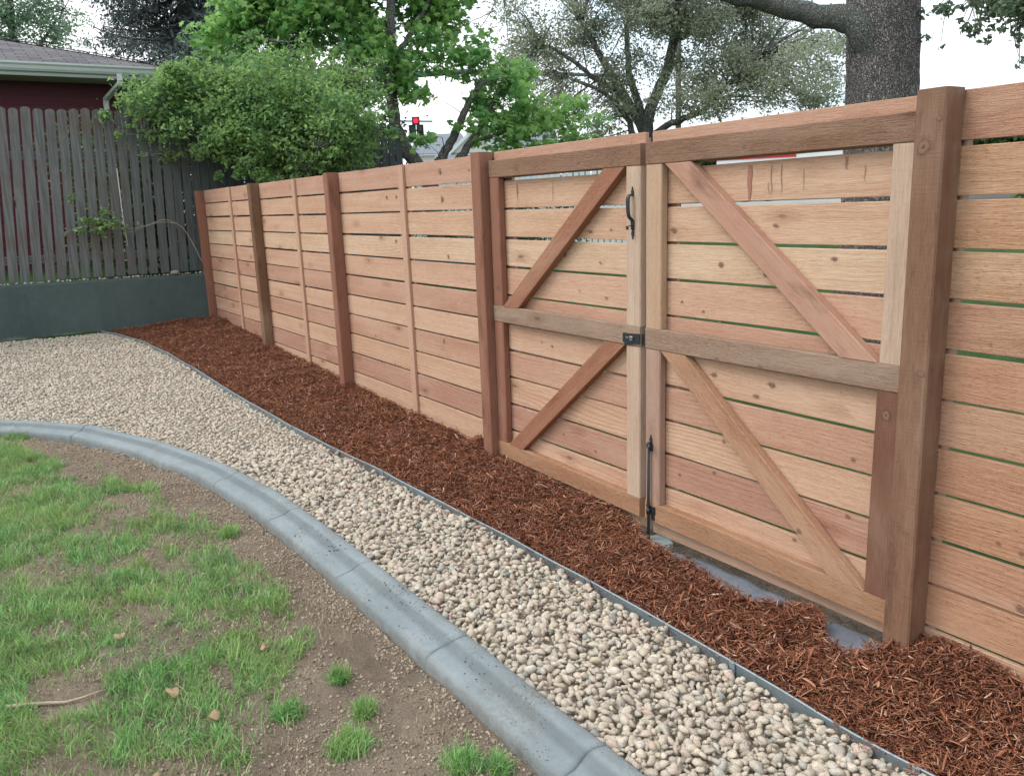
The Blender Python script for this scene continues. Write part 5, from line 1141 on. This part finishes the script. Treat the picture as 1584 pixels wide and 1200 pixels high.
M_SPR = leafmat('spruce_needles', [(.06, .09, .10, 1), (.09, .12, .125, 1), (.13, .16, .155, 1), (.18, .20, .18, 1)], .2, .6, .25, 1.5)
leaves('foliage', vis, .09+.08*rs.rand(len(vis)), 'slim', M_SPR, SP, 103, .3, 1.)

# thin tree at the far left
LT = empty('birch_tree', (-26.3, -.6, .8), 'sparse light-leaved tree behind the roof at the far left', 'tree')
mb = MB(); skb = limbset(mb, [([(-26.4, -.35, .8), (-26.3, -.28, 5), (-26.25, -.2, 7), (-26.2, 0, 9.5)], [.2, .15, .12, .05]), ([(-26.3, -.28, 5.5), (-26.1, .6, 6.8), (-26.1, 1.2, 7.6)], [.08, .05, .02]), ([(-26.3, -.28, 5), (-26.4, -1.2, 6.6), (-26.4, -1.8, 7.5)], [.08, .05, .02]), ([(-26.25, -.2, 7), (-26.1, .9, 8.2)], [.06, .02])], 7, .02, 111)
lc = np.array([(-26.23,-.13,7.3,.7),(-26.17,.59,7.6,.6),(-26.12,1.0,7.0,.55),(-26.23,-.07,6.59,.6),(-26.9,1.5,7.6,.55),(-26.07,1.39,8.6,.9),(-26.23,-.12,8.52,1.0),(-26.9,1.7,6.9,.35),(-26.25,-.46,6.75,.5),(-26.3,-1.5,7.3,.9),(-26.3,.5,6.4,.4),(-26.2,1.1,6.5,.35)])
P, tt = clumped(lc[:, :3], lc[:, 3], 14000, .5, 14, 112, .9); twigs(mb, skb, tt, .015, .005, 113, .05, 200); mb.build('trunk', M_BARKGR, LT)
leaves('foliage', P, .075+.05*rs.rand(len(P)), 'oval', leafmat('birch_leaf', [(.24, .36, .26, 1), (.34, .46, .32, 1), (.42, .54, .38, 1)], .7), LT, 114, .1, 1.)

# ------------------------------------------------------------------ maroon house
HO = empty('neighbour_house', (-14, -4, .8), 'maroon sided single-storey house with brown shingle hip roof behind the grey picket fence', 'house')
t = NT('maroon_siding'); p = t.pos(); sz = t.n('ShaderNodeSeparateXYZ'); t.l(p, sz.inputs[0])
fr = t.math('FRACT', t.math('MULTIPLY', sz.outputs[2], 1/.13)); 
c = t.mix(t.mr(t.noise(p, 4., 3, .6), .3, .7, 0, .3), srgb(92, 40, 50), srgb(80, 36, 46))
M_SIDE = t.done(c, .6, t.bump(fr, .9, .02), .3)
M_TRIM = simple('white_trim', srgb(206, 212, 208), .5, .4, 0, .15, 3)
M_SOFF = simple('soffit', srgb(176, 178, 172), .7, .3)
M_GREYW = simple('grey_wall_panel', srgb(150, 154, 148), .8, .2, 0, .2, 2)
X0 = -11.2; Xe = -10.6; ZE = 3.72; Ye = .73
mb = MB()
for k in range(23):     # lapped boards
    z0 = .75+k*.13; mb.prism([(X0, -9, z0), (X0+.016, -9, z0), (X0+.004, -9, z0+.13), (X0, -9, z0+.13)], (0, 8.98, 0))
mb.build('wall', M_SIDE, HO)
mb = MB(); mb.prism([(X0, -9, .6), (X0, 0.0, .6), (X0-7, 0.0, .6), (X0-7, -9, .6)], (0, 0, 3.0)); mb.build('wall_core', M_GREYW, HO)
mb = MB(); mb.prism([(X0+.03, -.025, .75), (X0+.03, .0, .75), (X0-.06, .0, .75), (X0-.06, -.025, .75)], (0, 0, 2.85)); mb.build('corner_board', M_SIDE, HO)
mb = MB(); mb.prism([(X0-.12, .02, .6), (X0-.12, .70, .6), (X0-3, .70, .6), (X0-3, .02, .6)], (0, 0, 2.93)); mb.build('side_wing', M_GREYW, HO)
# soffit, fascia and gutter
mb = MB(); mb.prism([(Xe, -9.6, ZE-.17), (Xe, Ye, ZE-.17), (Xe-8, Ye, ZE-.17), (Xe-8, -9.6, ZE-.17)], (0, 0, .015)); mb.build('soffit', M_SOFF, HO)
mb = MB(); mb.prism([(Xe, -9.6, ZE-.155), (Xe, Ye, ZE-.155), (Xe, Ye, ZE-.005), (Xe, -9.6, ZE-.005)], (-.02, 0, 0)); mb.prism([(Xe-.02, Ye, ZE-.155), (Xe-8, Ye, ZE-.155), (Xe-8, Ye, ZE-.005), (Xe-.02, Ye, ZE-.005)], (0, -.02, 0)); mb.build('fascia', M_TRIM, HO)
gp = [(0, -.115), (.055, -.115), (.075, -.085), (.085, -.045), (.105, -.02), (.105, .005), (.095, .005), (.095, -.012), (.01, -.012), (0, .0)]
mb = MB(); mb.prism([(Xe+.002+a, -9.6, ZE+b) for a, b in gp], (0, 9.6+Ye+.09, 0)); mb.build('gutter', M_TRIM, HO)
mb = MB(); mb.prism([(Xe-.0, Ye+.002+a, ZE+b) for a, b in gp], (-8, 0, 0)); mb.build('gutter', M_TRIM, HO)
mb = MB(); dpt = [(Xe+.05, -.08, ZE-.11), (Xe+.05, -.08, ZE-.20), (Xe+.04, -.085, ZE-.24), (X0+.08, -.22, ZE-.40), (X0+.06, -.225, ZE-.46), (X0+.06, -.225, .9)]
for a, b in zip(dpt[:-1], dpt[1:]): mb.beam(a, np.array(b)+(np.array(b)-np.array(a))*.02, .078, .056, (0, 1, 0), ch=.008)
mb.build('downspout', M_TRIM, HO)
# hip roof with shingles
t = NT('shingles'); p = t.uv(); br = t.n('ShaderNodeTexBrick'); t.l(p, br.inputs['Vector']); br.offset = .5
br.inputs['Scale'].default_value = 1; br.inputs['Brick Width'].default_value = .30; br.inputs['Row Height'].default_value = .14; br.inputs['Mortar Size'].default_value = .008; br.inputs['Mortar Smooth'].default_value = .2
br.inputs['Color1'].default_value = srgb(94, 94, 98); br.inputs['Color2'].default_value = srgb(118, 116, 118); br.inputs['Mortar'].default_value = srgb(52, 46, 48)
c = t.mix(t.mr(t.noise(t.pos(), 25., 4, .7), .3, .7, 0, .4), br.outputs['Color'], srgb(84, 74, 76), 'MIX')
M_SHIN = t.done(c, .95, t.bump(br.outputs['Fac'], .6, -.02), .15)
s_ = .30; D_ = 4.2; run = 4.2
xe2 = Xe+.06; ye2 = Ye+.06
P_ = np.array([(xe2, -9.7, ZE+.01), (xe2, ye2, ZE+.01), (xe2-run, ye2-run, ZE+.01+s_*run), (xe2-run, -5.5, ZE+.01+s_*run), (xe2-2*run, ye2, ZE+.01), (xe2-2*run, -9.7, ZE+.01)])
mb = MB(); 
def roofpart(idx, uax):
    pts_ = [P_[i] for i in idx]; e = np.array(uax, float); nn = np.cross(pts_[1]-pts_[0], pts_[2]-pts_[0]); nn /= np.linalg.norm(nn); v_ = np.cross(nn, e); b = len(mb.v)
    mb.v += [tuple(q) for q in pts_]; mb.face(tuple(range(b, b+len(pts_))), [(q@e, q@v_) for q in pts_])
roofpart([0, 1, 2, 3], (0, 1, 0)); roofpart([1, 4, 2], (1, 0, 0)); roofpart([4, 5, 3, 2], (0, 1, 0)); roofpart([5, 0, 3], (1, 0, 0))
rf = mb.build('roof', M_SHIN, HO); rf.modifiers.new('t', 'SOLIDIFY').thickness = .03
mb = MB(); 
for a, b in ((P_[1], P_[2]), (P_[2], P_[3])):
    n_ = 26
    for k in range(n_):
        q0 = a+(b-a)*k/n_; q1 = a+(b-a)*(k+1.15)/n_; mb.beam(q0+np.array([0, 0, .012]), q1+np.array([0, 0, .026]), .20, .010, (b-a)[[1, 0, 2]]*np.array([-1, 1, 0]), ch=.002)
mb.build('ridge_caps', M_SHIN, rf)

# ------------------------------------------------------------------ traffic signal
M_STEEL = simple('blue_grey_steel', srgb(150, 176, 182), .5, .4, .2, .2, 2)
M_DSTEEL = simple('dark_steel', srgb(84, 96, 102), .5, .4, .3)
TS = empty('traffic_signal', (-27.9, 12.65, 1.0), 'pale blue-grey signal pole carrying a five-lens traffic light showing red', 'traffic light')
mb = MB(); mb.tube([(-27.9, 12.62, .6), (-27.89, 12.64, 4), (-27.74, 12.93, 9.4)], [.17, .155, .12], 14); mb.build('pole', M_STEEL, TS)
mb = MB(); mb.tube([(-27.86, 12.66, 6.46), (-27.50, 14.6, 6.66), (-27.3, 15.9, 6.74), (-26.5, 20, 6.72), (-26.0, 23, 6.70)], [.12, .115, .105, .08, .06], 10)
for q in range(6): 
    y_ = 14.7+q*.22; mb.tube([(-27.5+.16*(y_-14.6), y_, 6.72), (-27.5+.16*(y_-14.6), y_, 6.92)], .012, 5)
mb.build('mast_arm', M_DSTEEL, TS)
mb = MB(); mb.tube([(-27.9, 12.66, 4.83), (-27.2, 14.05, 4.77)], .035, 8); mb.tube([(-27.9, 12.66, 4.0), (-27.6, 13.25, 4.02)], .03, 8); mb.build('side_arm', M_STEEL, TS)
# housing faces the viewer
vd = np.array([CAM.x+27.5, CAM.y-13.4, 0]); vd /= np.linalg.norm(vd); sd_ = np.array([-vd[1], vd[0], 0]); c0 = np.array([-27.40, 13.41, 4.53]); c0 = c0+vd*.05
M_SIG = simple('signal_housing', (.02, .025, .03, 1), .5, .4)
t = NT('signal_red_lamp'); e = t.n('ShaderNodeEmission'); e.inputs[0].default_value = (1, .03, .06, 1); e.inputs[1].default_value = 1.1; t.l(e.outputs[0], t.out.inputs[0]); M_RED = t.m
M_LENS = simple('dark_lens', (.03, .035, .045, 1), .15, .6)
mb = MB()
def bx(c_, w, h, d): 
    c_ = np.array(c_); P = [c_+sd_*a*w/2+np.array([0, 0, b*h/2]) for a, b in ((-1, -1), (1, -1), (1, 1), (-1, 1))]; mb.prism(P, -vd*d)
bx(c0+np.array([0, 0, .27]), .30, .30, .18); 
for s__ in (-1, 1):
    for zz in (-.02, -.30): bx(c0+sd_*.15*s__+np.array([0, 0, zz]), .28, .28, .18)
hs_ = mb.build('signal_head', M_SIG, TS)
def disc(c_, r, m, nm):
    mb = MB(); c_ = np.array(c_); mb.tube([c_-vd*.0+vd*.004, c_+vd*.02], r, 20); mb.build(nm, m, hs_)
    mb = MB(); n = 14; V = []
    for q in range(n+1):
        a = -.15*pi+1.3*pi*q/n; o_ = sd_*cos(a)*r*1.12+np.array([0, 0, sin(a)*r*1.12]); V += [c_+o_, c_+o_+vd*.16]
    i = np.arange(n)*2; o = npmesh('visor', V, [np.stack([i, i+1, i+3, i+2], 1)], M_SIG, hs_)
disc(c0+np.array([0, 0, .27]), .105, M_RED, 'red_lamp')
for s__ in (-1, 1):
    for zz in (-.02, -.30): disc(c0+sd_*.15*s__+np.array([0, 0, zz]), .10, M_LENS, 'lens')

# ------------------------------------------------------------------ far house
FH = empty('far_house', (-47, 30, 1), 'distant cream gabled house with grey roof behind the maple', 'house')
M_CREAM = simple('cream_wall', srgb(206, 206, 196), .8, .2, 0, .15, 1); M_FROOF = simple('grey_far_roof', srgb(128, 134, 142), .95, .1, 0, .35, 3, .4, 6)
a_ = np.array([.50, .866, 0]); n_ = np.array([.866, -.5, 0]); o_ = np.array([-47.2, 29.3, 0])
def W_(u, v, z): return tuple(o_+a_*u+n_*v+np.array([0, 0, z]))
mb = MB(); mb.prism([W_(-3.4, -5, .6), W_(4.2, -5, .6), W_(4.2, 2, .6), W_(-3.4, 2, .6)], (0, 0, 4.15)); mb.build('wall', M_CREAM, FH)
mb = MB(); b = len(mb.v)
mb.prism([W_(-1.2, 2.5, 4.62), W_(-1.2, -1.5, 6.75), W_(-1.2, -5.5, 4.62), W_(-1.2, -5.5, 4.72), W_(-1.2, -1.5, 6.85), W_(-1.2, 2.5, 4.72)], tuple(a_*5.6)); mb.build('roof', M_FROOF, FH)
mb = MB(); mb.prism([W_(-2.9, 2.6, 4.7), W_(.3, 2.6, 4.7), W_(-1.3, 2.6, 6.1)], tuple(-n_*3)); mb.build('gable', M_CREAM, FH)
mb = MB()
for s__ in (-1, 1): mb.beam(W_(-1.3, 2.7, 6.22), W_(-1.3+1.85*s__, 2.7, 4.60), .20, .3, (0, 0, 1))
mb.build('barge_board', M_TRIM, FH)
mb = MB(); mb.prism([W_(-3.9, 3.6, 4.2), W_(1.0, 3.6, 4.2), W_(1.0, 2.6, 4.72), W_(-3.9, 2.6, 4.72)], (0, 0, .08)); mb.build('porch_roof', M_FROOF, FH)
mb = MB(); mb.box(W_(0, 2.02, 3.6), (.9, .05, 1.2), .01, radians(-60)); mb.build('window', M_LENS, FH)
GH = empty('garage', (-49, 26.5, 1), 'pinkish white outbuilding glimpsed through the maple leaves', 'building')
mb = MB(); mb.prism([(-50.5, 24.8, .6), (-48.6, 28.1, .6), (-52, 30, .6), (-54, 26.8, .6)], (0, 0, 4.3)); mb.build('wall', M_CREAM, GH)
mb = MB(); mb.prism([(-50.2, 24.4, 4.9), (-48.3, 28.4, 4.9), (-50.9, 29.0, 6.4), (-52.3, 26.2, 6.4)], (0, 0, .08)); mb.build('roof', M_FROOF, GH)

# pipe railing and white fence across the lawn
PR = empty('pipe_railing', (-15.3, 8.6, .5), 'pale grey pipe railing with a rounded corner behind the reddish gate post', 'railing')
mb = MB(); mb.tube([(-15.47, 8.37, .6), (-15.47, 8.37, 2.62), (-15.45, 8.40, 2.69), (-15.38, 8.5, 2.715), (-15.2, 8.8, 2.74), (-14.9, 9.3, 2.80), (-14.5, 10.0, 2.86)], .022, 8)
for k in range(12):
    f = k/11; mb.tube([(-15.4+.9*f, 8.48+1.52*f, .6), (-15.4+.9*f, 8.48+1.52*f, 2.70+.14*f)], .010, 5)
mb.build('rails', simple('galvanised_pipe', srgb(196, 198, 190), .4, .5, .4), PR)
WF = empty('vinyl_fence', (-14.5, 9.6, .3), 'white board fence across the lawn seen through the gaps between the cedar slats', 'fence')
M_VIN = simple('white_vinyl', srgb(214, 222, 224), .5, .4, 0, .12, 4)
A_ = np.array([-16.6, 7.2, .35]); B_ = np.array([-12.7, 12.3, .35]); L_ = np.linalg.norm(B_-A_); u_ = (B_-A_)/L_; nB = int(L_/.152)
for k in range(nB):
    q = A_+u_*(k+.5)*.152; mb = MB(); mb.beam(q, q+np.array([0, 0, 1.95+.03*(k % 2)]), .125, .02, u_, ch=.004); mb.build('board', M_VIN, WF)
for z in (.5, 1.5):
    mb = MB(); q = np.array([.0, 0, z]); nn_ = np.array([-u_[1], u_[0], 0])*.03; mb.beam(A_+q+nn_, B_+q+nn_, .09, .038, (0, 0, 1)); mb.build('rail', M_VIN, WF)

# ------------------------------------------------------------------ parked lorry on the street
TK = empty('box_lorry', (-25, 32.2, 1.06), 'white and red box lorry parked on the far street, glimpsed through the gate slats', 'lorry')
dirv = np.array([.785, .62, 0]); nrm_ = np.array([.62, -.785, 0]); tz = 1.06; o2 = np.array([-27.2, 31.9, 0])
def Q(u, v, z): return tuple(o2+dirv*u+nrm_*v+np.array([0, 0, z]))
M_WH = simple('white_paint', srgb(220, 222, 222), .35, .5, 0, .1, 2); M_RP = simple('red_paint', (.5, .03, .03, 1), .35, .5); M_TY = simple('tyre', (.02, .02, .02, 1), .85, .2); M_GL = simple('dark_glass', (.02, .025, .03, 1), .08, .6)
mb = MB(); mb.prism([Q(-1.2, -1.2, tz+.75), Q(5.0, -1.2, tz+.75), Q(5.0, 1.2, tz+.75), Q(-1.2, 1.2, tz+.75)], (0, 0, 1.62)); o = mb.build('cargo_box', M_WH, TK); m_ = o.modifiers.new('b', 'BEVEL'); m_.width = .04
mb = MB(); mb.prism([Q(-1.25, -1.22, tz+2.10), Q(2.6, -1.22, tz+2.10), Q(2.6, 1.22, tz+2.10), Q(-1.25, 1.22, tz+2.10)], (0, 0, .33)); mb.build('red_band', M_RP, TK)
mb = MB(); mb.prism([Q(5.1, 1.1, tz+.45), Q(6.9, 1.1, tz+.45), Q(6.9, 1.1, tz+1.25), Q(6.5, 1.1, tz+2.0), Q(5.1, 1.1, tz+2.0)], tuple(-nrm_*2.2)); cb = mb.build('cab', M_RP, TK); m_ = cb.modifiers.new('b', 'BEVEL'); m_.width = .06; m_.segments = 2
mb = MB(); mb.prism([Q(5.5, 1.115, tz+1.2), Q(6.5, 1.115, tz+1.2), Q(6.3, 1.115, tz+1.8), Q(5.5, 1.115, tz+1.8)], tuple(-nrm_*.02)); mb.build('side_window', M_GL, cb)
mb = MB(); mb.prism([Q(-1.2, -.5, tz+.55), Q(6.5, -.5, tz+.55), Q(6.5, .5, tz+.55), Q(-1.2, .5, tz+.55)], (0, 0, .2)); mb.build('chassis', M_TY, TK)
for uu in (.2, 1.35, 6.1):
    for vv in (1.08, -.86):
        mb = MB(); mb.tube([Q(uu, vv, tz+.48), Q(uu, vv-.24, tz+.48)], .48, 22); w = mb.build('wheel', M_TY, TK)
        mb = MB(); mb.tube([Q(uu, vv+.012, tz+.48), Q(uu, vv-.02, tz+.48)], .24, 14); mb.build('rim', M_SCREW, w)
# street lamp
SL = empty('utility_pole', (-20.4, 20.8, 1), 'slim dark pole with overhead wire standing behind the grey-green tree', 'pole')
mb = MB(); mb.tube([(-20.4, 20.8, .5), (-20.4, 20.8, 9)], [.12, .09], 10); mb.build('pole', M_BARKDK, SL)
